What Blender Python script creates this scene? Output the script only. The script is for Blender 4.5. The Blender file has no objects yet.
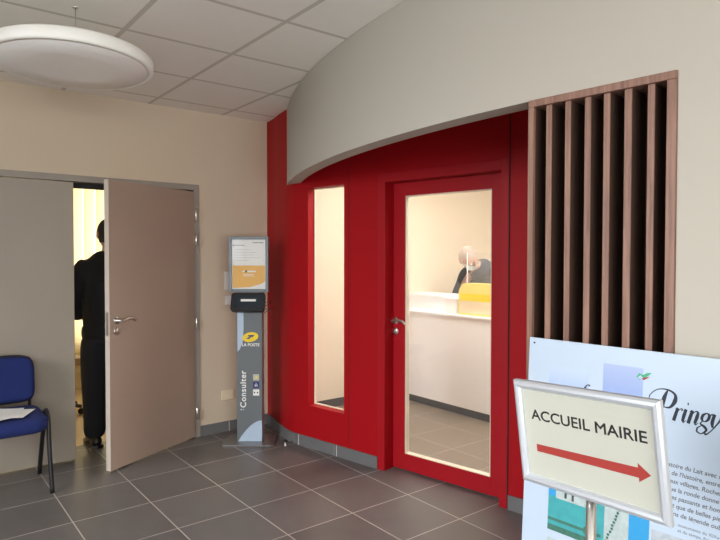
import bpy, bmesh, math, random
from mathutils import Matrix, Vector
random.seed(7)
PI = math.pi
S = bpy.context.scene
C = S.collection
# ------------------------------------------------------------------ camera
FPX = 593.4
YAW, PITCH, ROLL = 0.6663, -0.0229, 0.0012
EYE = 1.469
CEIL = 2.635
cd = bpy.data.cameras.new('camera')
cd.sensor_fit = 'HORIZONTAL'; cd.sensor_width = 36.0; cd.lens = 36.0 * FPX / 720.0
cd.clip_start = 0.02; cd.clip_end = 200
cam = bpy.data.objects.new('camera', cd); C.objects.link(cam)
fwd = Vector((math.sin(YAW) * math.cos(PITCH), math.cos(YAW) * math.cos(PITCH), math.sin(PITCH)))
rgt = Vector((math.cos(YAW), -math.sin(YAW), 0)); upv = rgt.cross(fwd)
r2 = rgt * math.cos(ROLL) + upv * math.sin(ROLL); u2 = -rgt * math.sin(ROLL) + upv * math.cos(ROLL)
m3 = Matrix((r2, u2, -fwd)).transposed()
cam.matrix_world = Matrix.Translation((0, 0, EYE)) @ m3.to_4x4()
S.camera = cam
# ------------------------------------------------------------------ world, lights, exposure
S.view_settings.view_transform = 'Standard'; S.view_settings.look = 'None'
S.view_settings.gamma = 1.0; S.view_settings.use_curve_mapping = False
S.view_settings.exposure = 0.66
W = bpy.data.worlds.new('daylight'); S.world = W; W.use_nodes = True
bg = W.node_tree.nodes['Background']; bg.inputs[0].default_value = (0.90, 0.95, 1.0, 1); bg.inputs[1].default_value = 1.6

def area(name, loc, size, power, col, direction, spread=180):
    l = bpy.data.lights.new(name, 'AREA'); l.shape = 'RECTANGLE'; l.size, l.size_y = size
    l.energy = power; l.color = col; l.spread = math.radians(spread)
    o = bpy.data.objects.new(name, l); C.objects.link(o); o.location = loc
    o.rotation_euler = Vector(direction).to_track_quat('-Z', 'Y').to_euler()
    return o
area('left_window_daylight', (-3.0, 1.6, 1.97), (1.15, 3.6), 120, (0.97, 0.98, 1.0), (1, 0.08, -0.78), 92)
area('rear_window_daylight', (-0.6, -2.62, 1.45), (3.2, 1.8), 100, (1.0, 0.985, 0.96), (0.25, 1, 1.1), 180)
area('office_window_daylight', (1.4, 7.25, 1.45), (3.2, 1.7), 38, (1.0, 0.96, 0.86), (0, -1, 0))

# ------------------------------------------------------------------ materials
def nm(name):
    m = bpy.data.materials.new(name); m.use_nodes = True
    return m, m.node_tree, m.node_tree.nodes['Principled BSDF']
def mat(name, col, rough=0.6, metal=0.0, var=0.04, scale=6.0, bump=0.0, bscale=300.0, emit=None, es=1.0, coat=0.0, spec=0.5, col2=None):
    m, nt, b = nm(name)
    N = nt.nodes; L = nt.links
    tc = N.new('ShaderNodeTexCoord')
    nz = N.new('ShaderNodeTexNoise'); nz.inputs['Scale'].default_value = scale; nz.inputs['Detail'].default_value = 4
    L.new(tc.outputs['Object'], nz.inputs['Vector'])
    mx = N.new('ShaderNodeMix'); mx.data_type = 'RGBA'
    a = [max(0, c * (1 - var)) for c in col]; c2 = col2 or [min(1, c * (1 + var)) for c in col]
    mx.inputs[6].default_value = (*a, 1); mx.inputs[7].default_value = (*c2, 1)
    L.new(nz.outputs['Fac'], mx.inputs[0]); L.new(mx.outputs[2], b.inputs['Base Color'])
    b.inputs['Roughness'].default_value = rough; b.inputs['Metallic'].default_value = metal
    b.inputs['Specular IOR Level'].default_value = spec
    b.inputs['Coat Weight'].default_value = coat
    if bump:
        n2 = N.new('ShaderNodeTexNoise'); n2.inputs['Scale'].default_value = bscale; n2.inputs['Detail'].default_value = 3
        L.new(tc.outputs['Object'], n2.inputs['Vector'])
        bp = N.new('ShaderNodeBump'); bp.inputs['Strength'].default_value = bump; bp.inputs['Distance'].default_value = 0.002
        L.new(n2.outputs['Fac'], bp.inputs['Height']); L.new(bp.outputs[0], b.inputs['Normal'])
    if emit:
        b.inputs['Emission Color'].default_value = (*emit, 1); b.inputs['Emission Strength'].default_value = es
    return m
def grid_mat(name, tile, line, size, ox, oy, lw, rough, tvar=0.12, bump=0.3, speck=0.0, spec=0.5, nscale=9.0):
    m, nt, b = nm(name); N = nt.nodes; L = nt.links
    tc = N.new('ShaderNodeTexCoord'); sp = N.new('ShaderNodeSeparateXYZ'); L.new(tc.outputs['Object'], sp.inputs[0])
    def mth(op, a, b_=None):
        n = N.new('ShaderNodeMath'); n.operation = op
        for i, v in enumerate((a, b_)):
            if v is None: continue
            if isinstance(v, (int, float)): n.inputs[i].default_value = v
            else: L.new(v, n.inputs[i])
        return n.outputs[0]
    ds, cells = [], []
    for ax, off in (('X', ox), ('Y', oy)):
        q = mth('DIVIDE', mth('SUBTRACT', sp.outputs[ax], off), size)
        cells.append(mth('FLOOR', q))
        f = mth('FRACT', q); ds.append(mth('MINIMUM', f, mth('SUBTRACT', 1.0, f)))
    d = mth('MINIMUM', ds[0], ds[1])
    mask = mth('LESS_THAN', d, lw / size / 2)
    cb = N.new('ShaderNodeCombineXYZ'); L.new(cells[0], cb.inputs[0]); L.new(cells[1], cb.inputs[1])
    wn = N.new('ShaderNodeTexWhiteNoise'); L.new(cb.outputs[0], wn.inputs['Vector'])
    nz = N.new('ShaderNodeTexNoise'); nz.inputs['Scale'].default_value = nscale; nz.inputs['Detail'].default_value = 6
    L.new(tc.outputs['Object'], nz.inputs['Vector'])
    v = mth('ADD', mth('MULTIPLY', wn.outputs['Value'], 0.4), mth('MULTIPLY', nz.outputs['Fac'], 0.6))
    if speck:
        n3 = N.new('ShaderNodeTexNoise'); n3.inputs['Scale'].default_value = 160; L.new(tc.outputs['Object'], n3.inputs['Vector'])
        v = mth('ADD', v, mth('MULTIPLY', mth('SUBTRACT', n3.outputs['Fac'], 0.5), speck))
    mx = N.new('ShaderNodeMix'); mx.data_type = 'RGBA'
    mx.inputs[6].default_value = (*[c * (1 - tvar) for c in tile], 1); mx.inputs[7].default_value = (*[c * (1 + tvar) for c in tile], 1)
    L.new(v, mx.inputs[0])
    m2 = N.new('ShaderNodeMix'); m2.data_type = 'RGBA'; L.new(mask, m2.inputs[0]); L.new(mx.outputs[2], m2.inputs[6])
    m2.inputs[7].default_value = (*line, 1); L.new(m2.outputs[2], b.inputs['Base Color'])
    r = mth('ADD', rough - 0.08, mth('MULTIPLY', nz.outputs['Fac'], 0.16)); L.new(r, b.inputs['Roughness'])
    b.inputs['Specular IOR Level'].default_value = spec
    bp = N.new('ShaderNodeBump'); bp.inputs['Strength'].default_value = bump; bp.inputs['Distance'].default_value = 0.002
    h = mth('SUBTRACT', mth('MULTIPLY', nz.outputs['Fac'], 0.5), mask); L.new(h, bp.inputs['Height']); L.new(bp.outputs[0], b.inputs['Normal'])
    return m
def wood_mat(name, dark, light, rough=0.45):
    m, nt, b = nm(name); N = nt.nodes; L = nt.links
    tc = N.new('ShaderNodeTexCoord'); mp = N.new('ShaderNodeMapping'); mp.inputs['Scale'].default_value = (60, 60, 3.0)
    L.new(tc.outputs['Object'], mp.inputs[0])
    nz = N.new('ShaderNodeTexNoise'); nz.inputs['Scale'].default_value = 1.0; nz.inputs['Detail'].default_value = 8; nz.inputs['Roughness'].default_value = 0.65
    L.new(mp.outputs[0], nz.inputs['Vector'])
    rp = N.new('ShaderNodeValToRGB'); rp.color_ramp.elements[0].position = 0.3; rp.color_ramp.elements[0].color = (*dark, 1)
    rp.color_ramp.elements[1].position = 0.7; rp.color_ramp.elements[1].color = (*light, 1)
    L.new(nz.outputs['Fac'], rp.inputs[0]); L.new(rp.outputs[0], b.inputs['Base Color']); b.inputs['Roughness'].default_value = rough
    return m
def glass_mat(name, refl=1.0, tint=(1, 1, 1), painted_haze=0.0):
    m, nt, b = nm(name); N = nt.nodes; L = nt.links; N.remove(b)
    tr = N.new('ShaderNodeBsdfTransparent'); tr.inputs[0].default_value = (*tint, 1)
    gl = N.new('ShaderNodeBsdfGlossy'); gl.inputs['Roughness'].default_value = 0.03
    fr = N.new('ShaderNodeLayerWeight'); fr.inputs[0].default_value = 0.5
    pw = N.new('ShaderNodeMath'); pw.operation = 'POWER'; pw.inputs[1].default_value = 4.0; L.new(fr.outputs['Facing'], pw.inputs[0])
    mu = N.new('ShaderNodeMath'); mu.operation = 'MULTIPLY_ADD'; mu.inputs[1].default_value = 0.6 * refl; mu.inputs[2].default_value = 0.045 * refl; mu.use_clamp = True
    L.new(pw.outputs[0], mu.inputs[0])
    mx = N.new('ShaderNodeMixShader'); L.new(mu.outputs[0], mx.inputs[0]); df = N.new('ShaderNodeBsdfDiffuse'); df.inputs[0].default_value = (0.9, 0.9, 0.88, 1); hz = N.new('ShaderNodeMixShader'); hz.inputs[0].default_value = painted_haze  # white diffuse share paints milky reflections of bright surroundings into the glass
    L.new(tr.outputs[0], hz.inputs[1]); L.new(df.outputs[0], hz.inputs[2]); L.new(hz.outputs[0], mx.inputs[1]); L.new(gl.outputs[0], mx.inputs[2])
    L.new(mx.outputs[0], N['Material Output'].inputs[0])
    return m
def ramp_mat(name, stops, axis='Z', lo=0.0, hi=1.0, rough=0.4):
    """printed gradient (ink on paper) along an object axis"""
    m, nt, b = nm(name); N = nt.nodes; L = nt.links
    tc = N.new('ShaderNodeTexCoord'); sp = N.new('ShaderNodeSeparateXYZ'); L.new(tc.outputs['Object'], sp.inputs[0])
    mr = N.new('ShaderNodeMapRange'); mr.inputs[1].default_value = lo; mr.inputs[2].default_value = hi; L.new(sp.outputs[axis], mr.inputs[0])
    rp = N.new('ShaderNodeValToRGB'); cr = rp.color_ramp
    while len(cr.elements) < len(stops): cr.elements.new(0.5)
    for e_, (p_, c_) in zip(cr.elements, stops): e_.position = p_; e_.color = (*c_, 1)
    L.new(mr.outputs[0], rp.inputs[0]); L.new(rp.outputs[0], b.inputs['Base Color']); b.inputs['Roughness'].default_value = rough
    return m

M = dict(
    back_wall=mat('cream_wall_paint', (0.62, 0.52, 0.39), 0.85, var=0.03, scale=1.5, bump=0.15),
    curved_wall=mat('pale_stone_wall_paint', (0.455, 0.425, 0.37), 0.85, var=0.02, scale=1.5, bump=0.15),
    red=mat('red_wall_paint', (0.37, 0.0045, 0.009), 0.5, var=0.05, scale=2.5, bump=0.08, spec=0.18),
    red_door=mat('red_lacquer', (0.37, 0.0075, 0.014), 0.42, var=0.04, scale=3, spec=0.25),
    white_wall=mat('warm_white_wall', (0.70, 0.61, 0.48), 0.8, var=0.02),
    office_wall=mat('office_cream_wall', (0.80, 0.70, 0.50), 0.8),
    ceiling=grid_mat('ceiling_tile', (0.91, 0.885, 0.83), (0.64, 0.61, 0.55), 0.6, 0.950, 2.569, 0.026, 0.9, 0.04, 0.3, speck=0.5, spec=0.1),
    floor=grid_mat('grey_floor_tile', (0.135, 0.125, 0.121), (0.50, 0.46, 0.42), 0.429, 0.760, 3.9566, 0.0055, 0.36, 0.28, 0.25, spec=0.5),
    skirting=grid_mat('grey_skirting_tile', (0.15, 0.15, 0.153), (0.26, 0.25, 0.24), 0.429, 0.2, 3.53, 0.004, 0.4, 0.15, 0.2),
    wood_floor=wood_mat('pale_office_floor', (0.42, 0.32, 0.2), (0.6, 0.47, 0.31), 0.4),
    panel=mat('grey_beige_laminate', (0.35, 0.305, 0.25), 0.5, var=0.05, scale=2),
    leaf=mat('brown_grey_laminate', (0.40, 0.31, 0.245), 0.42, var=0.06, scale=2),
    leaf_edge=mat('pale_door_edging', (0.62, 0.55, 0.48), 0.5),
    frame=mat('taupe_door_frame', (0.31, 0.275, 0.235), 0.5),
    steel=mat('brushed_steel', (0.62, 0.60, 0.57), 0.28, 1.0),
    alu=mat('anodised_aluminium', (0.66, 0.70, 0.76), 0.30, 0.55),
    black=mat('black_plastic', (0.012, 0.012, 0.014), 0.38),
    dark=mat('black_gap', (0.012, 0.011, 0.01), 0.8),
    wood=wood_mat('walnut_slat', (0.13, 0.060, 0.040), (0.32, 0.175, 0.125), 0.5),
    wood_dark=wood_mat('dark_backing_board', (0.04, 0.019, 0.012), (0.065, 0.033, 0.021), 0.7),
    blue=mat('royal_blue_fabric', (0.007, 0.018, 0.115), 0.95, var=0.25, scale=60, bump=0.5, bscale=500),
    white=mat('white_plastic', (0.80, 0.79, 0.76), 0.5),
    ivory=mat('ivory_switch_plate', (0.80, 0.70, 0.50), 0.5),
    desk=mat('white_counter_laminate', (0.83, 0.86, 0.87), 0.4, var=0.01),
    plinth=mat('dark_plinth', (0.025, 0.022, 0.02), 0.5),
    paper=mat('white_paper', (0.82, 0.82, 0.80), 0.7),
    cream_paper=mat('ivory_paper', (0.48, 0.49, 0.425), 0.55, var=0.02),
    board=mat('white_display_board', (0.47, 0.57, 0.70), 0.38, var=0.01),
    ink=mat('charcoal_ink', (0.045, 0.045, 0.045), 0.6),
    navy_ink=mat('dark_navy_ink', (0.008, 0.014, 0.03), 0.5),
    grey_ink=mat('grey_text_ink', (0.12, 0.12, 0.14), 0.6),
    red_ink=mat('brick_red_ink', (0.34, 0.035, 0.028), 0.5),
    yellow=mat('amber_print', (0.78, 0.42, 0.05), 0.5),
    logo_yellow=mat('logo_yellow', (0.85, 0.62, 0.02), 0.45),
    logo_blue=mat('logo_blue', (0.02, 0.03, 0.16), 0.45),
    pale_blue=mat('pale_blue_print', (0.42, 0.53, 0.66), 0.4),
    kiosk=mat('slate_grey_panel', (0.135, 0.155, 0.165), 0.38, var=0.05),
    kiosk_side=mat('pale_grey_metal', (0.36, 0.35, 0.34), 0.4, 0.3),
    kiosk_frame=mat('blue_grey_frame', (0.16, 0.185, 0.20), 0.4, 0.3),
    kiosk_base=mat('grey_steel_base', (0.23, 0.23, 0.23), 0.3, 0.6),
    lamp=mat('opal_lamp_diffuser', (0.90, 0.885, 0.85), 0.5, var=0.01),
    lamp_ring=mat('white_lamp_ring', (0.88, 0.87, 0.82), 0.45, var=0.01),
    skin=mat('skin', (0.55, 0.33, 0.25), 0.55), hair_dark=mat('dark_hair', (0.02, 0.017, 0.015), 0.8, bump=0.8),
    hair_grey=mat('short_grey_hair', (0.42, 0.35, 0.30), 0.85, bump=0.8),
    black_cloth=mat('black_jacket_cloth', (0.006, 0.006, 0.007), 0.9, bump=0.5, bscale=60), trousers=mat('dark_navy_trousers', (0.008, 0.009, 0.013), 0.9, bump=0.5, bscale=60),
    navy_cloth=mat('navy_jumper_cloth', (0.045, 0.055, 0.07), 0.9, bump=0.5, bscale=90),
    mask=mat('pale_face_mask', (0.62, 0.68, 0.66), 0.8), shoe=mat('black_shoe_leather', (0.012, 0.01, 0.009), 0.4),
    added_light_panel=mat('added_lit_panel', (0.9, 0.9, 0.85), 0.5, emit=(1.0, 0.95, 0.88), es=31.0),
    screen_green=mat('teal_print', (0.05, 0.33, 0.36), 0.4, var=0.25, scale=30),
    sky_print=mat('sky_blue_print', (0.03, 0.30, 0.62), 0.4), stone_print=mat('pale_stone_print', (0.42, 0.50, 0.50), 0.4, var=0.3, scale=40),
    green_print=mat('dark_green_print', (0.05, 0.16, 0.12), 0.4, var=0.4, scale=60), green=mat('leaf_green_print', (0.04, 0.38, 0.20), 0.4),
    glass=glass_mat('clear_glass', 1.2, painted_haze=0.035), acrylic=glass_mat('clear_acrylic', 0.8, painted_haze=0.03),
    beige=mat('beige_upholstery', (0.62, 0.48, 0.32), 0.8),
)
def blind_mat():
    m, nt, b = nm('cream_blind_fabric'); N = nt.nodes; L = nt.links; N.remove(b)
    d = N.new('ShaderNodeBsdfDiffuse'); d.inputs[0].default_value = (0.88, 0.82, 0.66, 1)
    t = N.new('ShaderNodeBsdfTranslucent'); t.inputs[0].default_value = (0.95, 0.86, 0.64, 1)
    mx = N.new('ShaderNodeMixShader'); mx.inputs[0].default_value = 0.55
    L.new(d.outputs[0], mx.inputs[1]); L.new(t.outputs[0], mx.inputs[2]); L.new(mx.outputs[0], N['Material Output'].inputs[0]); return m
M['blind'] = blind_mat()

# ------------------------------------------------------------------ mesh helpers
I4 = Matrix.Identity(4)
def frame(o, x, z=(0, 0, 1)):
    """matrix with origin o, X axis x, Z axis z, Y = z cross x"""
    x = Vector(x).normalized(); z = Vector(z); z = (z - x * z.dot(x)).normalized(); y = z.cross(x)
    m = Matrix((x, y, z)).transposed().to_4x4(); return Matrix.Translation(o) @ m
def add_box(bm, a, b, m=I4, bevel=0.0, seg=2):
    t = bmesh.new(); bmesh.ops.create_cube(t, size=1.0)
    a, b = Vector(a), Vector(b)
    for v in t.verts: v.co = Vector([(a[i] + b[i]) / 2 + v.co[i] * (b[i] - a[i]) for i in range(3)])
    if bevel: bmesh.ops.bevel(t, geom=t.edges[:], offset=bevel, segments=seg, profile=0.5, affect='EDGES')
    merge(bm, t, m)
def merge(bm, t, m=I4):
    bmesh.ops.recalc_face_normals(t, faces=t.faces[:])
    vs = [bm.verts.new(m @ v.co) for v in t.verts]; t.verts.index_update()
    for f in t.faces:
        try:
            g = bm.faces.new([vs[v.index] for v in f.verts]); g.smooth = f.smooth
        except ValueError: pass
    t.free()
def add_prism(bm, pts, z0, z1, m=I4, bevel=0.0, smooth=False):
    """polygon in local XY extruded along Z"""
    t = bmesh.new(); lo = [t.verts.new((x, y, z0)) for x, y in pts]; hi = [t.verts.new((x, y, z1)) for x, y in pts]
    n = len(pts); t.faces.new(lo[::-1]); t.faces.new(hi)
    for i in range(n):
        f = t.faces.new((lo[i], lo[(i + 1) % n], hi[(i + 1) % n], hi[i])); f.smooth = smooth
    if bevel:
        es = [e for e in t.edges if abs(e.verts[0].co.z - e.verts[1].co.z) < 1e-6]
        bmesh.ops.bevel(t, geom=es, offset=bevel, segments=3, profile=0.5, affect='EDGES')
        if smooth:
            for f in t.faces: f.smooth = True
    merge(bm, t, m)
def add_tube(bm, path, r, m=I4, seg=12, cap=True):
    t = bmesh.new(); P = [Vector(p) for p in path]; rs = r if isinstance(r, (list, tuple)) else [r] * len(P)
    rings = []; prev = None
    for i, p in enumerate(P):
        d = ((P[min(i + 1, len(P) - 1)] - P[max(i - 1, 0)])).normalized()
        if prev is None: u = d.orthogonal().normalized()
        else: u = (prev - d * prev.dot(d)).normalized()
        prev = u; w = d.cross(u)
        rings.append([t.verts.new(p + (u * math.cos(a) + w * math.sin(a)) * rs[i]) for a in [2 * PI * k / seg for k in range(seg)]])
    for a, b in zip(rings, rings[1:]):
        for k in range(seg):
            f = t.faces.new((a[k], a[(k + 1) % seg], b[(k + 1) % seg], b[k])); f.smooth = True
    if cap: t.faces.new(rings[0][::-1]); t.faces.new(rings[-1])
    merge(bm, t, m)
def add_lathe(bm, prof, m=I4, seg=48):
    t = bmesh.new(); rings = []
    for r, z in prof:
        rings.append([t.verts.new((max(r, 1e-4) * math.cos(2 * PI * k / seg), max(r, 1e-4) * math.sin(2 * PI * k / seg), z)) for k in range(seg)])
    for a, b in zip(rings, rings[1:]):
        for k in range(seg):
            f = t.faces.new((a[k], a[(k + 1) % seg], b[(k + 1) % seg], b[k])); f.smooth = True
    t.faces.new(rings[0]); t.faces.new(rings[-1]); merge(bm, t, m)
def add_ball(bm, c, s, m=I4, u=20, v=14, rot=None):
    t = bmesh.new(); bmesh.ops.create_uvsphere(t, u_segments=u, v_segments=v, radius=1.0)
    R = rot or I4
    for q in t.verts: q.co = Vector(c) + (R @ Vector((q.co.x * s[0], q.co.y * s[1], q.co.z * s[2])))
    for f in t.faces: f.smooth = True
    merge(bm, t, m)
def add_ribbon(bm, pts, ws, m=I4, th=0.0006, y=0.0, sub=6):
    """flat brush stroke of varying width in the local XZ plane, facing -Y"""
    P = []; Wd = []
    n = len(pts)
    def cr(a, b, c, d, t): return 0.5 * ((2 * b) + (-a + c) * t + (2 * a - 5 * b + 4 * c - d) * t * t + (-a + 3 * b - 3 * c + d) * t ** 3)
    for i in range(n - 1):
        a, b, c, d = pts[max(i - 1, 0)], pts[i], pts[i + 1], pts[min(i + 2, n - 1)]
        for k in range(sub):
            t = k / sub; P.append(Vector((cr(a[0], b[0], c[0], d[0], t), cr(a[1], b[1], c[1], d[1], t)))); Wd.append(ws[i] * (1 - t) + ws[i + 1] * t)
    P.append(Vector(pts[-1])); Wd.append(ws[-1]); L_, R_ = [], []
    for i, p in enumerate(P):
        d = (P[min(i + 1, len(P) - 1)] - P[max(i - 1, 0)]); d = d.normalized() if d.length > 1e-9 else Vector((1, 0)); nn = Vector((-d.y, d.x)) * Wd[i] / 2
        L_.append(p + nn); R_.append(p - nn)
    t = bmesh.new()
    F = [[t.verts.new((q.x, yy, q.y)) for q in Q] for yy in (y - th, y) for Q in (L_, R_)]
    for i in range(len(P) - 1):
        for a, b in ((F[0], F[1]), (F[3], F[2]), (F[1], F[3]), (F[2], F[0])):
            t.faces.new((a[i], a[i + 1], b[i + 1], b[i]))
    t.faces.new((F[0][0], F[1][0], F[3][0], F[2][0])); t.faces.new((F[0][-1], F[2][-1], F[3][-1], F[1][-1]))
    merge(bm, t, m)
def obj(name, bm, material, parent=None, label=None, smooth_angle=None, loc=None):
    me = bpy.data.meshes.new(name); bm.normal_update(); bm.to_mesh(me); bm.free()
    for mm in (material if isinstance(material, (list, tuple)) else [material]): me.materials.append(mm)
    o = bpy.data.objects.new(name, me); C.objects.link(o)
    if parent is not None: o.parent = parent
    if label: o['label'] = label
    return o
def tag(o, label, cat, group=None, kind=None):
    o['label'] = label; o['category'] = cat
    if group: o['group'] = group
    if kind: o['kind'] = kind
    return o
def struct(name, bm, material, parent=None, label=None):
    o = obj(name, bm, material, parent, label)
    if parent is None: o['kind'] = 'structure'
    return o
def thing(name, label, cat, matrix=I4, group=None):
    o = bpy.data.objects.new(name, None); C.objects.link(o); o.matrix_world = matrix; o.empty_display_size = 0.1
    return tag(o, label, cat, group)
def B(): return bmesh.new()
def text_bm(s, size, m, depth=0.0006, bold=0.0, align='LEFT', spacing=1.0, xscale=1.0, shear=0.0):
    """lettering lying in local XZ plane (reads from -Y side), base line at m's origin"""
    c = bpy.data.curves.new('txt', 'FONT'); c.body = s; c.size = size; c.extrude = depth / 2; c.offset = bold; c.align_x = align
    c.space_character = spacing; c.shear = shear; c.resolution_u = 4
    o = bpy.data.objects.new('txt', c); C.objects.link(o); dg = bpy.context.evaluated_depsgraph_get(); dg.update()
    me = bpy.data.meshes.new_from_object(o.evaluated_get(dg)); bm = bmesh.new(); bm.from_mesh(me)
    bm.transform(m @ Matrix.Rotation(PI / 2, 4, 'X') @ Matrix.Diagonal((xscale, 1, 1, 1)))
    bpy.data.objects.remove(o); bpy.data.curves.remove(c); bpy.data.meshes.remove(me)
    return bm
def join(bm, other):
    me = bpy.data.meshes.new('tmp'); other.to_mesh(me); other.free(); bm.from_mesh(me); bpy.data.meshes.remove(me)
def rrect(w, h, r, n=6, cx=0, cy=0):
    out = []
    for sx, sy, a0 in ((1, 1, 0), (-1, 1, 90), (-1, -1, 180), (1, -1, 270)):
        for k in range(n + 1):
            a = math.radians(a0 + 90 * k / n); out.append((cx + sx * (w / 2 - r) + r * math.cos(a), cy + sy * (h / 2 - r) + r * math.sin(a)))
    return out
def bez(pts, n):
    """catmull-rom samples"""
    P = [Vector(p) for p in pts]; out = []
    for i in range(len(P) - 1):
        a, b, c, d = P[max(i - 1, 0)], P[i], P[i + 1], P[min(i + 2, len(P) - 1)]
        for k in range(n):
            t = k / n; out.append(0.5 * ((2 * b) + (-a + c) * t + (2 * a - 5 * b + 4 * c - d) * t * t + (-a + 3 * b - 3 * c + d) * t ** 3))
    out.append(P[-1]); return out

# ------------------------------------------------------------------ structure
YB = 4.589            # hall side of the back wall
XL, YR = -2.8, -2.4   # left wall, rear wall
# red wall frame: x = along the wall away from the corner, y = into the wall, z up
RN = Vector((0.179, -0.984, 0)).normalized(); RO = Vector((2.47, 3.93, 0))
RF = Matrix((RN, Vector((-RN.y, RN.x, 0)), Vector((0, 0, 1)))).transposed().to_4x4(); RF = Matrix.Translation(RO) @ RF
WT = 0.14
# curved wall: circle
KX, KY, KR = 7.125, 1.55, 5.3
def arc_x(y, R=KR): return KX - math.sqrt(R * R - (y - KY) ** 2)
def arc_pts(y0, y1, n, R): return [(KX - R * math.cos(a), KY + R * math.sin(a)) for a in [math.asin((y0 - KY) / R) + (math.asin((y1 - KY) / R) - math.asin((y0 - KY) / R)) * k / n for k in range(n + 1)]]

b = B(); add_box(b, (XL - 0.2, YR - 0.2, -0.1), (6.4, 4.93, 0)); struct('floor', b, M['floor'])
b = B(); add_box(b, (-0.6, 4.93, -0.1), (3.6, 7.2, 0)); struct('floor', b, M['wood_floor'])
b = B(); add_box(b, (XL - 0.2, YR - 0.2, CEIL), (6.4, YB + 0.13, CEIL + 0.1)); struct('ceiling', b, M['ceiling'])
b = B(); add_box(b, (-0.6, YB + 0.13, 2.5), (3.6, 7.2, 2.6)); struct('ceiling', b, M['office_wall'])
pr_ = [RF @ Vector((0.05, 0.141, 0)), RF @ Vector((3.3, 0.141, 0)), Vector((6.19, 0.71, 0)), Vector((6.19, 4.67, 0)), Vector((2.80, 4.67, 0))]
b = B(); add_prism(b, [(v.x, v.y) for v in pr_], 0.0002, 0.0015); struct('floor', b, grid_mat('warm_lit_floor_tile', (0.155, 0.118, 0.082), (0.40, 0.33, 0.25), 0.429, 0.760, 3.9566, 0.0055, 0.36, 0.22, 0.2), label='tiled floor of the reception with warm light painted in')  # same tiles as the hall, warm indoor light painted into their colour
# back wall with the office doorway (0 .. 1.94)
OX0, OX1, OZ = -0.05, 1.948, 2.044
b = B()
add_box(b, (XL, YB, 0), (OX0, YB + 0.13, CEIL)); add_box(b, (OX1, YB, 0), (2.62, YB + 0.13, CEIL)); add_box(b, (OX0, YB, OZ), (OX1, YB + 0.13, CEIL))
add_box(b, (2.58, YB + 0.13, 0), (6.2, YB + 0.2, CEIL)); struct('wall_back', b, M['back_wall'])
# door frame
b = B()
add_box(b, (OX0, YB - 0.012, OZ - 0.045), (OX1, YB + 0.135, OZ), bevel=0.003); add_box(b, (OX1 - 0.047, YB - 0.012, 0), (OX1, YB + 0.135, OZ - 0.045), bevel=0.003)
add_box(b, (OX0, YB - 0.012, 0), (OX0 + 0.045, YB + 0.135, OZ - 0.045), bevel=0.003)
struct('trim_1', b, M['frame'], label='taupe frame around the office doorway')
# fixed door panel left of the opening
b = B(); add_box(b, (OX0 + 0.047, YB - 0.004, 0.012), (1.012, YB + 0.036, OZ - 0.050), bevel=0.002); struct('door_3', b, M['panel'])
b = B(); add_box(b, (0.90, YB + 0.045, OZ - 0.085), (OX1 - 0.05, YB + 0.075, OZ - 0.046)); struct('trim_2', b, M['dark'], label='dark rebate strip under the door head')
# rear and left walls with windows
b = B(); ZS, ZH = 0.55, 2.35
add_box(b, (XL, YR - 0.2, 0), (4.6, YR, ZS)); add_box(b, (XL, YR - 0.2, ZH), (4.6, YR, CEIL)); add_box(b, (XL, YR - 0.2, ZS), (-2.4, YR, ZH)); add_box(b, (1.2, YR - 0.2, ZS), (4.6, YR, ZH))
struct('wall_front', b, M['curved_wall'])
b = B(); LZ0, LZ1, LY0, LY1 = 1.35, 2.56, -0.2, 3.4
add_box(b, (XL - 0.2, YR - 0.2, 0), (XL, YB + 0.13, LZ0)); add_box(b, (XL - 0.2, YR - 0.2, LZ1), (XL, YB + 0.13, CEIL)); add_box(b, (XL - 0.2, YR - 0.2, LZ0), (XL, LY0, LZ1)); add_box(b, (XL - 0.2, LY1, LZ0), (XL, YB + 0.13, LZ1))
struct('wall_left', b, M['curved_wall'])
def window_frame(name, axis, a0, a1, z0, z1, c):
    b = B()
    def bx(p0, p1, q0, q1):
        if axis == 'x': add_box(b, (p0, c - 0.03, q0), (p1, c + 0.03, q1))
        else: add_box(b, (c - 0.03, p0, q0), (c + 0.03, p1, q1))
    bx(a0, a1, z0, z0 + 0.06); bx(a0, a1, z1 - 0.06, z1); n = 3
    for k in range(n + 1):
        p = a0 + (a1 - a0 - 0.06) * k / n; bx(p, p + 0.06, z0 + 0.06, z1 - 0.06)
    o = struct(name, b, M['white']); return o
window_frame('window_2', 'x', -2.4, 1.2, ZS, ZH, YR - 0.1)
window_frame('window_3', 'y', LY0, LY1, LZ0, LZ1, XL - 0.1)

# red partition wall
cur = bez([(2.578, YB + 0.02), (2.548, 4.44), (2.505, 4.27), (2.470, 4.10), (2.463, 4.0), (2.47, 3.93)], 6)
b = B()
n_out = []
poly = [(p.x, p.y) for p in cur] + [(RF @ Vector((0, 0.078, 0)))[:2], (2.58, 4.12), (2.70, YB + 0.02)]
add_prism(b, poly, 0, CEIL - 0.001, smooth=False)
SX = 3.36
T1 = 0.078
for (s0, s1, z0, z1, tk) in ((0, 0.12, 0, CEIL, T1), (0.12, 0.497, 0, 0.325, T1), (0.12, 0.497, 1.988, CEIL, T1), (0.497, 0.72, 0, CEIL, T1), (0.72, 0.8776, 0, CEIL, WT), (0.8776, 1.747, 1.972, CEIL, WT), (1.747, SX, 0, CEIL, WT)):
    add_box(b, (s0, 0, z0), (s1, tk, z1 - 0.001 if z1 == CEIL else z1), RF)
bmesh.ops.remove_doubles(b, verts=b.verts[:], dist=0.0002)
struct('wall_right', b, M['red'], label='red partition wall bowing out from the corner')
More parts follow.
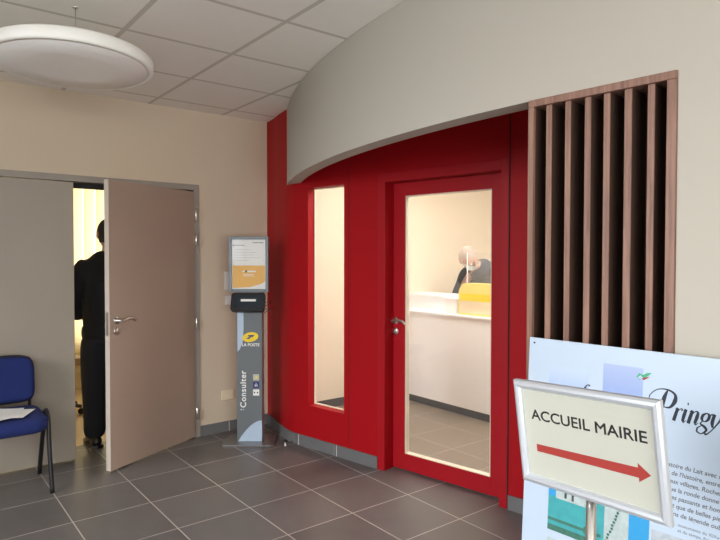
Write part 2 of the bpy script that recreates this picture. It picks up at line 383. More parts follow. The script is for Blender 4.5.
# thin raised panel joints on the red wall
b = B(); add_box(b, (0.5415, -0.0015, 0.09), (0.5445, 0.0, CEIL - 0.01), RF); add_box(b, (1.799, -0.004, 0.0), (1.804, 0.0, CEIL - 0.01), RF)
struct('trim_3', b, M['dark'], label='fine vertical joints in the red wall panelling')
b = B(); add_box(b, (0.8176, -0.004, 0.0), (0.8776, 0.0, 2.03), RF, 0.0015); add_box(b, (0.8776, -0.004, 1.972), (1.747, 0.0, 2.03), RF, 0.0015); add_box(b, (1.747, -0.004, 0.0), (1.797, 0.0, 2.03), RF, 0.0015)
struct('trim_4', b, M['red_door'], label='flat red casing round the glazed red door')
# window in the red wall
b = B()
def frm(b, x0, x1, z0, z1, w, y0, y1, m, bev=0.002):
    add_box(b, (x0, y0, z0), (x0 + w, y1, z1), m, bev); add_box(b, (x1 - w, y0, z0), (x1, y1, z1), m, bev)
    add_box(b, (x0 + w, y0, z0), (x1 - w, y1, z0 + w), m, bev); add_box(b, (x0 + w, y0, z1 - w), (x1 - w, y1, z1), m, bev)
frm(b, 0.1205, 0.4965, 0.3255, 1.9875, 0.006, 0.064, 0.086, RF)
w1 = struct('window_1', b, M['white_wall'], label='tall narrow window in the red wall')
b = B(); add_box(b, (0.1265, 0.072, 0.3315), (0.4905, 0.077, 1.9815), RF); struct('pane', b, M['glass'], w1)
# red glazed door (local to the red wall frame)
b = B(); y0, y1 = 0.09, 0.132
add_box(b, (0.880, y0, 0.008), (0.982, y1, 1.970), RF, 0.002); add_box(b, (1.636, y0, 0.008), (1.745, y1, 1.970), RF, 0.002)
add_box(b, (0.982, y0, 0.008), (1.636, y1, 0.120), RF, 0.002); add_box(b, (0.982, y0, 1.880), (1.636, y1, 1.970), RF, 0.002)
d2 = struct('door_2', b, M['red_door'], label='red door with one tall glass pane')
b = B(); add_box(b, (0.9885, y0 + 0.016, 0.1265), (1.6295, y0 + 0.024, 1.8735), RF); struct('pane', b, M['glass'], d2)
b = B(); frm(b, 0.982, 1.636, 0.120, 1.880, 0.006, y0 + 0.002, y0 + 0.041, RF, 0); struct('glazing_bead', b, M['white_wall'], d2)
def lever(parent, m, flip=1, both=True, reach=0.12, yface=0.0):
    """rosette, lever and key escutcheon; m: x along door, -y out of the face"""
    b = B(); R = m @ Matrix.Rotation(PI / 2, 4, 'X')
    add_lathe(b, [(0.026, 0), (0.026, 0.005), (0.022, 0.008), (0.010, 0.009), (0.010, 0.045)], R, 24)
    pth = bez([(0, -0.045, 0), (0.02 * flip, -0.052, 0.004), (0.06 * flip, -0.053, 0.012), (0.095 * flip, -0.052, 0.006), (reach * flip, -0.050, -0.010)], 5)
    add_tube(b, pth, [0.0085] * 12 + [0.008] * (len(pth) - 13) + [0.006], m, 10)
    struct('door_handle', b, M['steel'], parent)
    b = B(); add_lathe(b, [(0.026, 0), (0.026, 0.005), (0.021, 0.009), (0.0001, 0.009)], m @ Matrix.Translation((0, 0, -0.073)) @ Matrix.Rotation(PI / 2, 4, 'X'), 24)
    add_box(b, (-0.004, -0.014, -0.083), (0.004, -0.009, -0.063), m, 0.001)
    struct('key_escutcheon', b, M['steel'], parent)
lever(d2, RF @ Matrix.Translation((0.900, y0, 1.026)))
# the recess needs its left reveal: lever arm of the photo points to the glass
# office door leaf
HG = Vector((1.897, 4.562, 0)); FE = Vector((1.138, 4.172, 0))
LX = (FE - HG).normalized(); LW = (FE - HG).length
DF = frame(HG, -LX)   # x from free edge side towards hinge is +x ; origin at hinge
b = B(); add_box(b, (-LW, 0.0, 0.012), (0, 0.040, 1.984), DF, 0.0015)
d1 = struct('door_1', b, M['leaf'], label='open brown-grey office door')
b = B(); add_box(b, (-LW - 0.002, 0.0006, 0.0125), (-LW + 0.0002, 0.0394, 1.9835), DF); struct('edge_strip', b, M['leaf_edge'], d1, 'pale edging')
lever(d1, DF @ Matrix.Translation((-LW + 0.06, 0, 1.03)))
b = B(); R = DF @ Matrix.Translation((-LW + 0.06, 0.040, 1.03)) @ Matrix.Rotation(-PI / 2, 4, 'X')
add_lathe(b, [(0.026, 0), (0.026, 0.005), (0.010, 0.009), (0.010, 0.045)], R, 24)
add_tube(b, bez([(0, 0.085, 0), (0.02, 0.092, 0.004), (0.06, 0.093, 0.012), (0.12, 0.09, -0.008)], 5), 0.008, DF @ Matrix.Translation((-LW + 0.06, 0, 1.03)), 10)
struct('door_handle', b, M['steel'], d1)
b = B(); add_box(b, (-LW - 0.0035, 0.009, 0.93), (-LW - 0.002, 0.031, 1.09), DF); struct('lock_plate', b, M['steel'], d1)
for z in (1.80, 1.60, 0.93, 0.20):
    b = B(); add_lathe(b, [(0.0075, z - 0.045), (0.009, z - 0.043), (0.009, z + 0.043), (0.0075, z + 0.045)], Matrix.Translation((HG.x + 0.012, HG.y - 0.012, 0)), 14)
    struct('hinge', b, M['steel'], d1)
# curved pale wall: bulkhead over everything, full-height only right of the slats
SY0, SY1 = 0.827, 1.327
ZB = 2.034
b = B()
ys_ = [YR + (SY0 - YR) * k / 60 for k in range(60)] + [SY0 + (4.21 - SY0) * k / 66 for k in range(67)]
def off_pt(y, d):   # point on the arc pushed d into the wall
    v = Vector((arc_x(y) - KX, y - KY)); v *= (KR - d) / KR; return (KX + v.x, KY + v.y)
fr_ = [(arc_x(y), y) for y in ys_]; bk_ = [off_pt(y, 0.095) for y in ys_ if y <= 4.1]
add_prism(b, fr_ + bk_[::-1], ZB, CEIL - 0.0015)
lo_ = [y for y in ys_ if y <= SY0 + 1e-6]
add_prism(b, [(arc_x(y), y) for y in lo_] + [off_pt(y, 0.095) for y in lo_][::-1], 0, ZB - 0.0002)
wc = struct('wall_curved', b, M['curved_wall'], label='curved pale wall with a bulkhead over the red wall')
# closing wall between slatted recess and the reception room, reception shell
b = B(); add_box(b, (1.97, 0.60, 0), (6.2, 0.70, CEIL)); struct('wall_inner', b, M['white_wall'])
b = B(); add_box(b, (6.2, 0.6, 0), (6.3, YB + 0.2, CEIL)); struct('wall_far', b, M['white_wall'])
b = B(); add_box(b, (2.74, YB + 0.105, 0.08), (6.2, YB + 0.13, CEIL)); struct('wall_reception', b, M['white_wall'])
b = B()
for (s0, s1, z0, z1, tk) in ((-0.1, 0.112, 0, CEIL, T1), (0.112, 0.505, 0, 0.317, T1), (0.112, 0.505, 1.996, CEIL, T1), (0.505, 0.72, 0, CEIL, T1), (0.706, 0.8776, 0, CEIL, WT), (0.8776, 1.747, 1.975, CEIL, WT), (1.747, SX, 0, CEIL, WT)): add_box(b, (s0, tk + 0.001, z0), (s1, tk + 0.008, z1 - 0.001), RF)
struct('wall_lining', b, M['white_wall'], label='pale inner lining of the partition on the reception side')
# office shell
b = B()
add_box(b, (-0.7, YB + 0.13, 0), (-0.6, 7.2, 2.6)); add_box(b, (3.6, YB + 0.2, 0), (3.7, 7.2, 2.6))
struct('wall_office', b, M['office_wall'])
b = B(); add_box(b, (-0.7, 7.0, 0), (3.7, 7.1, 0.55)); add_box(b, (-0.7, 7.0, 2.3), (3.7, 7.1, 2.6)); add_box(b, (-0.7, 7.0, 0.55), (-0.3, 7.1, 2.3)); add_box(b, (3.1, 7.0, 0.55), (3.7, 7.1, 2.3))
struct('wall_office_end', b, M['office_wall'])
# skirting
b = B(); HB = 0.085
add_box(b, (OX1 + 0.001, YB - 0.011, 0), (2.56, YB - 0.0005, HB)); add_box(b, (XL, YB - 0.011, 0), (OX0 - 0.001, YB - 0.0005, HB))
struct('baseboard_back', b, M['skirting'])
b = B(); cc = cur
outer = [];
for i, p in enumerate(cc):
    d = (cc[min(i + 1, len(cc) - 1)] - cc[max(i - 1, 0)]).normalized(); nrm = Vector((d.y, -d.x))
    if nrm.x > 0: nrm = -nrm
    outer.append((p.x + nrm.x * 0.010, p.y + nrm.y * 0.010))
add_prism(b, [(p.x - 0.0006, p.y) for p in cc][1:] + outer[::-1][:-1], 0, HB)
add_box(b, (0.0, -0.010, 0), (0.8170, -0.0006, HB), RF); add_box(b, (1.806, -0.010, 0), (3.2, -0.0006, HB), RF)
struct('baseboard_right', b, M['skirting'])
b = B()
for s in (0.02, 0.43): add_box(b, (s, -0.0108, 0.001), (s + 0.004, -0.0100, HB - 0.001), RF)
add_box(b, (2.2, YB - 0.0118, 0.001), (2.204, YB - 0.011, HB - 0.001))
struct('trim_5', b, M['white'], label='pale joints between skirting tiles')
b = B(); out = arc_pts(YR, SY0 - 0.005, 24, KR + 0.010) + arc_pts(YR, SY0 - 0.005, 24, KR + 0.0006)[::-1]; add_prism(b, out, 0, HB); struct('baseboard_curved', b, M['skirting'])
b = B(); add_box(b, (2.78, YB + 0.095, 0), (6.19, YB + 0.105, 0.08)); struct('baseboard_reception', b, M['plinth'])

# ------------------------------------------------------------------ slatted screen
A0 = Vector((arc_x(SY1), SY1, 0)); A1 = Vector((arc_x(SY0), SY0, 0))
SF = frame(A0, (A1 - A0)); SLW = (A1 - A0).length; SF0 = SF
scr = thing('slatted_screen', 'walnut brown vertical slatted screen set into the pale curved wall', 'screen', SF)
b = B(); D_ = 0.115
add_box(b, (0, -0.012, ZB - 0.026), (SLW, D_, ZB - 0.0005), bevel=0.002); obj('top_rail', b, M['wood'], scr)
b = B(); add_box(b, (0.0, -0.006, 0.0), (SLW, D_, 0.05), bevel=0.002); obj('bottom_rail', b, M['wood'], scr)
# measured slat fronts (distance from left end, width)
sl = [(0.0, 0.026), (0.066, 0.026), (0.138, 0.025), (0.209, 0.026), (0.274, 0.026), (0.342, 0.028), (0.414, 0.026), (0.474, 0.0275)]
for i, (x, w) in enumerate(sl):
    if 0 < i < 7: w -= 0.0045
    elif i == 0: w -= 0.004
    b = B(); y_0 = -0.012 if i in (0, 7) else -0.002
    add_box(b, (x, y_0, 0.0505), (min(x + w, SLW - 0.001), 0.004, ZB - 0.0265), bevel=0.0015); so = obj('slat', b, M['wood'], scr)
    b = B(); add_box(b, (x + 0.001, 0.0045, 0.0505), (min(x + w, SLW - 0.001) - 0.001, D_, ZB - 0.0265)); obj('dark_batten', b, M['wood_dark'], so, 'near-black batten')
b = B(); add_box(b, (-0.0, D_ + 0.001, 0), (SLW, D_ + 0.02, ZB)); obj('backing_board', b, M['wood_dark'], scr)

# ------------------------------------------------------------------ pendant disc lamp
LC = Vector((0.698, 3.15, 2.388))
lamp = thing('pendant_lamp', 'large round flat white pendant lamp hanging under the tiled ceiling', 'lamp', Matrix.Translation(LC) @ Matrix.Rotation(math.radians(-1.9), 4, Vector((0.976, -0.218, 0))))
r = 0.371
b = B(); add_lathe(b, [(r - 0.035, 0.062), (r - 0.012, 0.060), (r, 0.048), (r, 0.008), (r - 0.004, 0.0), (r - 0.022, -0.003), (r - 0.024, 0.004), (r - 0.026, 0.03)], I4, 96); obj('lamp_ring', b, M['lamp_ring'], lamp)
b = B(); add_lathe(b, [(0.0, 0.061), (r - 0.035, 0.061), (r - 0.04, 0.05)], I4, 96); obj('top_plate', b, M['lamp_ring'], lamp)
b = B(); add_lathe(b, [(r - 0.0235, 0.003), (r - 0.03, -0.004), (r * 0.5, -0.009), (0.0, -0.010)], I4, 96); obj('diffuser', b, M['lamp'], lamp)
for (x, y) in ((-0.015, -0.13), (0.2, 0.2), (-0.13, 0.26)):
    b = B(); add_tube(b, [(x, y, 0.06), (x, y, CEIL - LC.z - 0.012)], 0.0018, seg=6); add_lathe(b, [(0.012, CEIL - LC.z - 0.012), (0.012, CEIL - LC.z)], Matrix.Translation((x, y, 0)), 12)
    obj('suspension_cable', b, M['steel'], lamp)

# ------------------------------------------------------------------ fixtures on the back wall
def plate(name, x, z, w, h, label, cat, kind):
    m = Matrix.Translation((x, YB - 0.0005, z)); t = thing(name, label, cat, m)
    b = B(); add_box(b, (-w / 2, -0.009, -h / 2), (w / 2, 0, h / 2), bevel=0.002); obj('face_plate', b, M['white'] if kind != 'socket' else M['ivory'], t)
    b = B()
    if kind == 'socket': add_lathe(b, [(0.021, 0), (0.021, 0.010), (0.019, 0.0105), (0.018, 0.0045), (0.0, 0.0045)], Matrix.Translation((0, -0.001, 0)) @ Matrix.Rotation(PI / 2, 4, 'X'), 24)
    else: add_box(b, (-w * 0.32, -0.012, -h * 0.3), (w * 0.32, -0.009, h * 0.3), bevel=0.001)
    obj('socket_well' if kind == 'socket' else 'rocker', b, M['ivory'] if kind == 'socket' else M['white'], t)
plate('light_switch', 2.207, 1.265, 0.075, 0.15, 'tall white switch plate half hidden behind the yellow poster display', 'switch', 'switch')
plate('light_switch', 2.205, 1.10, 0.06, 0.075, 'small white switch plate on the cream wall below the taller plate', 'switch', 'switch')
plate('wall_socket', 2.190, 0.305, 0.11, 0.08, 'ivory double socket low on the cream wall left of the kiosk column', 'socket', 'socket')

# ------------------------------------------------------------------ kiosk
KO = Vector((2.217, 4.221, 0)); kx = Vector((0.80, -0.60, 0)).normalized()
kx = Vector((0.787, -0.617, 0)).normalized()
KM = frame(KO, kx)
kio = thing('information_kiosk', 'grey floor-standing postal information kiosk with poster head and small tablet', 'kiosk', KM)
b = B(); add_prism(b, [(-0.195, -0.15), (0.175, -0.15), (0.20, -0.12), (0.19, 0.13), (0.16, 0.15), (-0.16, 0.15), (-0.19, 0.13), (-0.21, -0.13)], 0, 0.012, bevel=0.003); obj('base_plate', b, M['kiosk_base'], kio)
b = B()
add_prism(b, [(-0.098, -0.05), (0.098, -0.05), (0.106, 0.0), (0.09, 0.05), (-0.09, 0.05), (-0.106, 0.0)], 0.012, 1.20); col = obj('column', b, M['kiosk_side'], kio)
b = B(); add_box(b, (-0.098, -0.054, 0.013), (0.098, -0.0502, 1.045), bevel=0.001); fp = obj('front_panel', b, M['kiosk'], kio)
y = -0.0545
b = B()   # pale blue swoosh at the foot
add_prism(b, [(0.097, -0.014)] + [(-0.09 + 0.187 * t, -0.014 - 0.165 * math.sin(t * PI / 2) ** 0.9) for t in [k / 12 for k in range(1, 13)]][::-1] + [(-0.09, -0.014)], 0, 0.0006, Matrix.Translation((0, y, 0)) @ Matrix.Rotation(PI / 2, 4, 'X') @ Matrix.Diagonal((1, -1, 1, 1)))
obj('printed_arc', b, M['pale_blue'], fp, 'pale blue arc')
b = B(); add_prism(b, [(-0.093, 0.72), (-0.075, 0.74), (-0.052, 0.80), (-0.045, 0.90), (-0.045, 1.04), (-0.093, 1.04)], 0, 0.0006, Matrix.Translation((0, y, 0)) @ Matrix.Rotation(PI / 2, 4, 'X')); obj('printed_arc', b, M['pale_blue'], fp, 'pale strip')
b = B(); add_prism(b, [(0.062 * math.cos(a), 0.836 + 0.038 * math.sin(a) + 0.008 * math.cos(a)) for a in [2 * PI * k / 32 for k in range(32)]], 0, 0.0008, Matrix.Translation((0.008, y, 0)) @ Matrix.Rotation(PI / 2, 4, 'X')); lg = obj('logo_oval', b, M['logo_yellow'], fp)
b = B()
add_prism(b, [(-0.034, -0.014), (-0.004, 0.006), (-0.022, 0.006), (-0.016, 0.016), (0.034, 0.018), (0.020, 0.002), (0.006, 0.002), (-0.008, -0.014)], 0, 0.0008, Matrix.Translation((0.008, y - 0.0008, 0.836)) @ Matrix.Rotation(PI / 2, 4, 'X')); obj('logo_bird', b, M['logo_blue'], lg)
obj('lettering', text_bm('LA POSTE', 0.032, Matrix.Translation((0.010, y, 0.765)), bold=0.0006, align='CENTER'), M['paper'], fp, 'white lettering reading LA POSTE')
obj('lettering', text_bm('Consulter', 0.064, Matrix.Translation((-0.028, y, 0.28)) @ Matrix.Rotation(-PI / 2, 4, 'Y'), bold=0.0012, spacing=1.12), M['paper'], fp, 'white vertical lettering reading Consulter')
b = B(); add_box(b, (-0.052, y - 0.0006, 0.262), (-0.046, y, 0.268)); add_box(b, (-0.072, y - 0.0006, 0.262), (-0.060, y, 0.268)); obj('printed_mark', b, M['paper'], fp)
for k, (mm, zz) in enumerate(((M['cream_paper'], 0.520), (M['logo_blue'], 0.460), (M['paper'], 0.400))):
    b = B(); add_box(b, (0.028, y - 0.0008, zz - 0.024), (0.076, y, zz + 0.024)); ic = obj('icon', b, mm, fp)
    b = B(); Y2 = y - 0.0008
    if k == 0: add_prism(b, [(-0.016, -0.006), (0.004, 0.004), (-0.006, 0.008), (0.016, 0.010), (0.006, -0.008)], 0, 0.0005, Matrix.Translation((0.052, Y2, zz)) @ Matrix.Rotation(PI / 2, 4, 'X')); mm2 = M['logo_yellow']
    elif k == 1: add_box(b, (0.042, Y2 - 0.0005, zz - 0.014), (0.047, Y2, zz + 0.004)); add_box(b, (0.057, Y2 - 0.0005, zz - 0.014), (0.062, Y2, zz + 0.004)); add_box(b, (0.042, Y2 - 0.0005, zz - 0.004), (0.062, Y2, zz)); add_box(b, (0.049, Y2 - 0.0005, zz + 0.007), (0.055, Y2, zz + 0.013)); mm2 = M['paper']
    else: add_box(b, (0.034, Y2 - 0.0005, zz - 0.006), (0.044, Y2, zz + 0.006)); add_box(b, (0.058, Y2 - 0.0005, zz - 0.006), (0.068, Y2, zz + 0.006)); mm2 = M['ink']
    obj('icon_mark', b, mm2, ic)
# poster head
HZ0, HZ1, HW = 1.192, 1.622, 0.308
b = B(); frm(b, -HW / 2, HW / 2, HZ0, HZ1, 0.022, -0.085, -0.045, I4, 0.003); add_box(b, (-HW / 2 + 0.02, -0.066, HZ0 + 0.02), (HW / 2 - 0.02, -0.05, HZ1 - 0.02))
hd = obj('poster_frame', b, M['kiosk_frame'], kio)
b = B(); add_box(b, (-HW / 2 + 0.022, -0.0678, HZ0 + 0.022), (HW / 2 - 0.022, -0.0663, HZ1 - 0.022)); ps = obj('poster', b, M['paper'], kio, 'white poster with amber lower half')
px0, px1 = -HW / 2 + 0.028, HW / 2 - 0.028
b = B(); add_prism(b, [(px0, HZ0 + 0.03), (px0 + 0.13, HZ0 + 0.036), (px1 - 0.03, HZ0 + 0.062), (px1, HZ0 + 0.08), (px1, HZ0 + 0.205), (px0, HZ0 + 0.205)], 0, 0.0005, Matrix.Translation((0, -0.0679, 0)) @ Matrix.Rotation(PI / 2, 4, 'X')); obj('printed_block', b, M['yellow'], ps, 'amber block')
b = B()
for (xa, xb, z, h) in ((-0.05, -0.032, 1.345, 0.012), (-0.012, 0.055, 1.345, 0.012), (-0.045, 0.035, 1.325, 0.004), (-0.045, 0.045, 1.314, 0.004)): add_box(b, (xa, -0.0690, z), (xb, -0.0684, z + h))
obj('printed_lines', b, M['paper'], ps)
for q0, q1 in (((-0.028, -0.0690, 1.343), (-0.014, -0.0684, 1.359)), ((0.03, -0.0685, 1.572), (0.115, -0.0679, 1.577)), ((px0 + 0.002, -0.0685, 1.549), (px0 + 0.012, -0.0679, 1.559))):
    b = B(); add_box(b, q0, q1); obj('printed_mark', b, M['ink'], ps)
b = B()
add_box(b, (px0 + 0.016, -0.0685, 1.552), (px0 + 0.095, -0.0679, 1.556))
for k in range(5): add_box(b, (px0 + 0.02, -0.0685, 1.52 - 0.021 * k), (px0 + 0.02 + (0.12, 0.17, 0.15, 0.19, 0.11)[k], -0.0679, 1.5212 - 0.021 * k))
obj('printed_lines', b, M['grey_ink'], ps)
b = B(); add_box(b, (-HW / 2 + 0.021, -0.074, HZ0 + 0.021), (HW / 2 - 0.021, -0.0725, HZ1 - 0.021)); obj('cover_sheet', b, M['acrylic'], kio)
# tablet console
TM = Matrix.Translation((0, -0.10, 1.112)) @ Matrix.Rotation(math.radians(-24), 4, 'X')
b = B(); add_prism(b, rrect(0.262, 0.150, 0.02), -0.016, 0.016, TM @ Matrix.Rotation(PI / 2, 4, 'X'), bevel=0.004); tb = obj('tablet', b, M['black'], kio)
b = B(); add_box(b, (-0.105, -0.0172, -0.05), (0.105, -0.0162, 0.05), TM); obj('screen', b, mat('tablet_screen', (0.02, 0.03, 0.04), 0.12), tb)
b = B(); add_box(b, (-0.055, -0.0180, 0.002), (0.062, -0.0173, 0.020), TM); obj('search_bar', b, M['paper'], tb)
b = B(); add_box(b, (-0.05, -0.085, 1.05), (0.05, -0.048, 1.15), bevel=0.006); add_box(b, (-0.11, -0.10, 1.032), (0.11, -0.05, 1.055), bevel=0.006); obj('tablet_bracket', b, M['black'], kio)
for (z, e, sg) in ((1.11, 1.10, 0.02), (1.06, 1.05, -0.02)):
    b = B(); add_tube(b, bez([(0.125, -0.09, z), (0.16, -0.07, z + sg * 0.3), (0.175, -0.02, e + sg), (0.15, 0.05, e - 0.005), (0.09, 0.03, e - 0.04)], 6), 0.0025, seg=6); obj('cable', b, M['black'], kio)

# ------------------------------------------------------------------ door stop on the floor
ds = thing('door_stop', 'small white and black door stop standing on the dark floor tiles', 'door stop', Matrix.Translation((2.37, 3.95, 0)))
b = B(); add_lathe(b, [(0.010, 0), (0.010, 0.004), (0.007, 0.006), (0.007, 0.028)], I4, 16); obj('post', b, M['white'], ds)
b = B(); add_lathe(b, [(0.008, 0.028), (0.019, 0.030), (0.021, 0.036), (0.018, 0.042), (0.005, 0.045)], I4, 20); obj('rubber_cap', b, M['black'], ds)

# ------------------------------------------------------------------ blue chair
CH = thing('visitor_chair', 'royal blue fabric visitor chair with black tubular legs', 'chair', Matrix.Translation((0.502, 4.20, 0)))
b = B()
t = bmesh.new(); prof = rrect(0.475, 0.44, 0.09, 8)
for k, (z, s) in enumerate(((0.412, 0.93), (0.424, 0.985), (0.450, 1.0), (0.478, 0.985), (0.490, 0.93), (0.497, 0.75), (0.499, 0.4))):
    ring = [t.verts.new((x * s, y * s * (1.0), z - (0.012 * max(0, -(y) / 0.22) ** 2 if y < 0 else 0))) for x, y in prof]
    if k:
        for i in range(len(ring)):
            f = t.faces.new((pr[i], pr[(i + 1) % len(ring)], ring[(i + 1) % len(ring)], ring[i])); f.smooth = True
    else: t.faces.new(ring[::-1])
    pr = ring
t.faces.new(pr); merge(b, t); obj('seat', b, M['blue'], CH)
b = B(); add_prism(b, rrect(0.455, 0.42, 0.085, 8), 0.404, 0.4115); obj('seat_pan', b, M['black'], CH)
def back_shell(inset, d0, d1, z0, z1, w):
    t = bmesh.new(); nx, nz = 18, 12; sides = []
    for d in (d0, d1):
        g = []
        for j in range(nz + 1):
            row = []
            for i in range(nx + 1):
                u = -1 + 2 * i / nx; v = -1 + 2 * j / nz
                # squircle mapping for round corners
                uu = u * math.sqrt(1 - 0.30 * v ** 4 * 0.9) if True else u; vv = v * math.sqrt(1 - 0.28 * u ** 4)
                uu = u * (1 - 0.11 * abs(v) ** 5); vv = v * (1 - 0.12 * abs(u) ** 5)
                x = uu * (w / 2 - inset); z = (z0 + z1) / 2 + vv * ((z1 - z0) / 2 - inset)
                edge = max(abs(u), abs(v)) ** 6
                yy = 0.20 + (z - 0.55) * 0.16 - 0.030 * u * u + (d + (0.5 * (d0 + d1) - d) * edge * 0.75)
                row.append(t.verts.new((x, yy, z)))
            g.append(row)
        sides.append(g)
    for q, g in enumerate(sides):
        for j in range(nz):
            for i in range(nx):
                f = t.faces.new((g[j][i], g[j][i + 1], g[j + 1][i + 1], g[j + 1][i])); f.smooth = True
    A_, B_ = sides
    rim = lambda g: [g[0][i] for i in range(nx)] + [g[j][nx] for j in range(nz)] + [g[nz][i] for i in range(nx, 0, -1)] + [g[j][0] for j in range(nz, 0, -1)]
    ra, rb = rim(A_), rim(B_)
    for i in range(len(ra)):
        f = t.faces.new((ra[i], ra[(i + 1) % len(ra)], rb[(i + 1) % len(ra)], rb[i])); f.smooth = True
    return t
b = B(); merge(b, back_shell(0.004, -0.025, 0.012, 0.520, 0.815, 0.44)); bk = obj('backrest', b, M['blue'], CH)
b = B(); merge(b, back_shell(0.0, 0.010, 0.026, 0.510, 0.82, 0.445)); obj('back_shell', b, M['black'], bk)
for sx in (-1, 1):
    x = 0.247 * sx
    b = B(); add_tube(b, bez([(x * 1.03, -0.155, 0.0), (x, -0.120, 0.25), (x, -0.095, 0.42), (x, -0.070, 0.475), (x, -0.03, 0.492)], 6), 0.0135, seg=12); obj('leg', b, M['black'], CH)
    b = B(); add_tube(b, bez([(x * 1.03, 0.262, 0.0), (x, 0.12, 0.25), (x, 0.035, 0.42), (x, 0.01, 0.475), (x, -0.03, 0.492)], 6), 0.0135, seg=12); obj('leg', b, M['black'], CH)
    b = B(); add_tube(b, bez([(x * 0.8, 0.05, 0.425), (x * 0.8, 0.215, 0.428), (x * 0.8, 0.245, 0.46), (x * 0.8, 0.235, 0.56), (x * 0.78, 0.25, 0.68)], 6), 0.010, seg=10); obj('back_support', b, M['black'], CH)
for yy in (-0.09, 0.05):
    b = B(); add_tube(b, [(-0.245, yy, 0.412), (0.245, yy, 0.412)], 0.0095, seg=10); obj('crossbar', b, M['black'], CH)
# papers on the seat
def sheet_bm(curl):
    """thin sheet, flat except one corner that lifts"""
    t = bmesh.new(); nx = 8
    def h(i_, j): return curl * max(0.0, (i_ + j) / nx - 1.1) ** 2
    g = [[t.verts.new((-0.105 + 0.21 * i_ / nx, -0.1485 + 0.297 * j / nx, h(i_, j))) for j in range(nx + 1)] for i_ in range(nx + 1)]
    g2 = [[t.verts.new(v.co + Vector((0, 0, -0.0008))) for v in row] for row in g]
    for i_ in range(nx):
        for j in range(nx):
            t.faces.new((g[i_][j], g[i_ + 1][j], g[i_ + 1][j + 1], g[i_][j + 1])); t.faces.new((g2[i_][j], g2[i_][j + 1], g2[i_ + 1][j + 1], g2[i_ + 1][j]))
    ra = [[q[i][0] for i in range(nx)] + [q[nx][j] for j in range(nx)] + [q[i][nx] for i in range(nx, 0, -1)] + [q[0][j] for j in range(nx, 0, -1)] for q in (g, g2)]
    for i in range(len(ra[0])): t.faces.new((ra[0][i], ra[1][i], ra[1][(i + 1) % len(ra[0])], ra[0][(i + 1) % len(ra[0])]))
    return t
PL = ['white paper at the bottom of the loose pile on the blue chair seat', 'white paper in the middle of the loose pile on the blue chair', 'white paper with a lifted corner, on top of the pile on the blue chair']
for i, (x, y_, a, z, cu) in enumerate(((0.515, 4.185, 62, 0.5020, 0.0), (0.44, 4.17, 20, 0.5033, 0.0), (0.47, 4.21, 74, 0.5046, 0.05))):
    b = B(); merge(b, sheet_bm(cu)); o = obj('paper_sheet', b, M['paper']); o.location = (x, y_, z); o.rotation_euler = (0, 0, math.radians(a))
    tag(o, PL[i], 'paper', 'loose papers on the blue chair')

# ------------------------------------------------------------------ display board leaning on the wall
BA = Vector((1.803, 1.300, 1.179)); be = Vector((0.052, -0.9986, 0)).normalized(); bd = Vector((0.059, 0.003, 0.998)).normalized()
BW, BHt = 0.86, 1.18
BM = frame(BA, be, bd)     # origin top left, x along top, z up, y into the wall
OFF = BM.translation - bd * BHt
BM = Matrix.Translation((0, 0, 0)) @ BM
T_ = Matrix.Translation((0, 0, BHt))
BM = frame(OFF, be, bd)
brd = thing('display_board', 'large white printed exhibition board leaning against the slatted screen', 'board', BM)
b = B(); add_box(b, (0, 0, 0), (BW, 0.010, BHt), bevel=0.001); bp_ = obj('panel', b, M['board'], brd)
def bz(v): return BHt - v
def rect(x0, x1, v0, v1, mt, par=bp_, name='printed_picture', y=-0.0006, label=None):
    bb = B(); add_box(bb, (x0, y, bz(v1)), (x1, y + 0.0006, bz(v0))); return obj(name, bb, mt, par, label)
W0 = (0.70, 0.76, 0.84)
rect(0.083, 0.228, 0.090, 0.215, ramp_mat('sky_gradient_print', [(0, (0.28, 0.40, 0.72)), (1, (0.47, 0.57, 0.72))], 'Z', bz(0.215), bz(0.10)))
rect(0.278, 0.405, 0.056, 0.215, ramp_mat('dusk_gradient_print', [(0, (0.20, 0.31, 0.66)), (0.55, (0.29, 0.38, 0.66)), (1, (0.36, 0.45, 0.68))], 'Z', bz(0.215), bz(0.056)))
b = B(); add_lathe(b, [(0.0, 0), (0.0035, 0), (0.0035, 0.0008)], Matrix.Translation((0.020, 0.0, bz(0.018))) @ Matrix.Rotation(PI / 2, 4, 'X'), 14); obj('screw_hole', b, M['dark'], bp_)
# little bird emblem
b = B(); XZ = Matrix.Translation((0.407, -0.0006, bz(0.080))) @ Matrix.Rotation(PI / 2, 4, 'X')
add_prism(b, [(-0.022, -0.004), (-0.014, 0.008), (-0.002, 0.004), (0.010, 0.012), (0.024, 0.014), (0.012, 0.002), (0.002, -0.004), (-0.012, -0.012)], 0, 0.0006, XZ); em = obj('emblem', b, M['green'], bp_)
b = B(); add_prism(b, [(0.0, -0.012), (0.012, -0.004), (0.018, 0.002), (0.006, -0.002), (-0.004, -0.006)], 0, 0.0006, XZ @ Matrix.Translation((0, 0, 0.0007))); obj('emblem_wing', b, M['red_ink'], em)
b = B(); add_prism(b, [(-0.018, -0.006), (-0.010, 0.002), (-0.002, -0.004), (-0.010, -0.010)], 0, 0.0006, XZ @ Matrix.Translation((0, 0, 0.0007))); obj('emblem_body', b, M['pale_blue'], em)
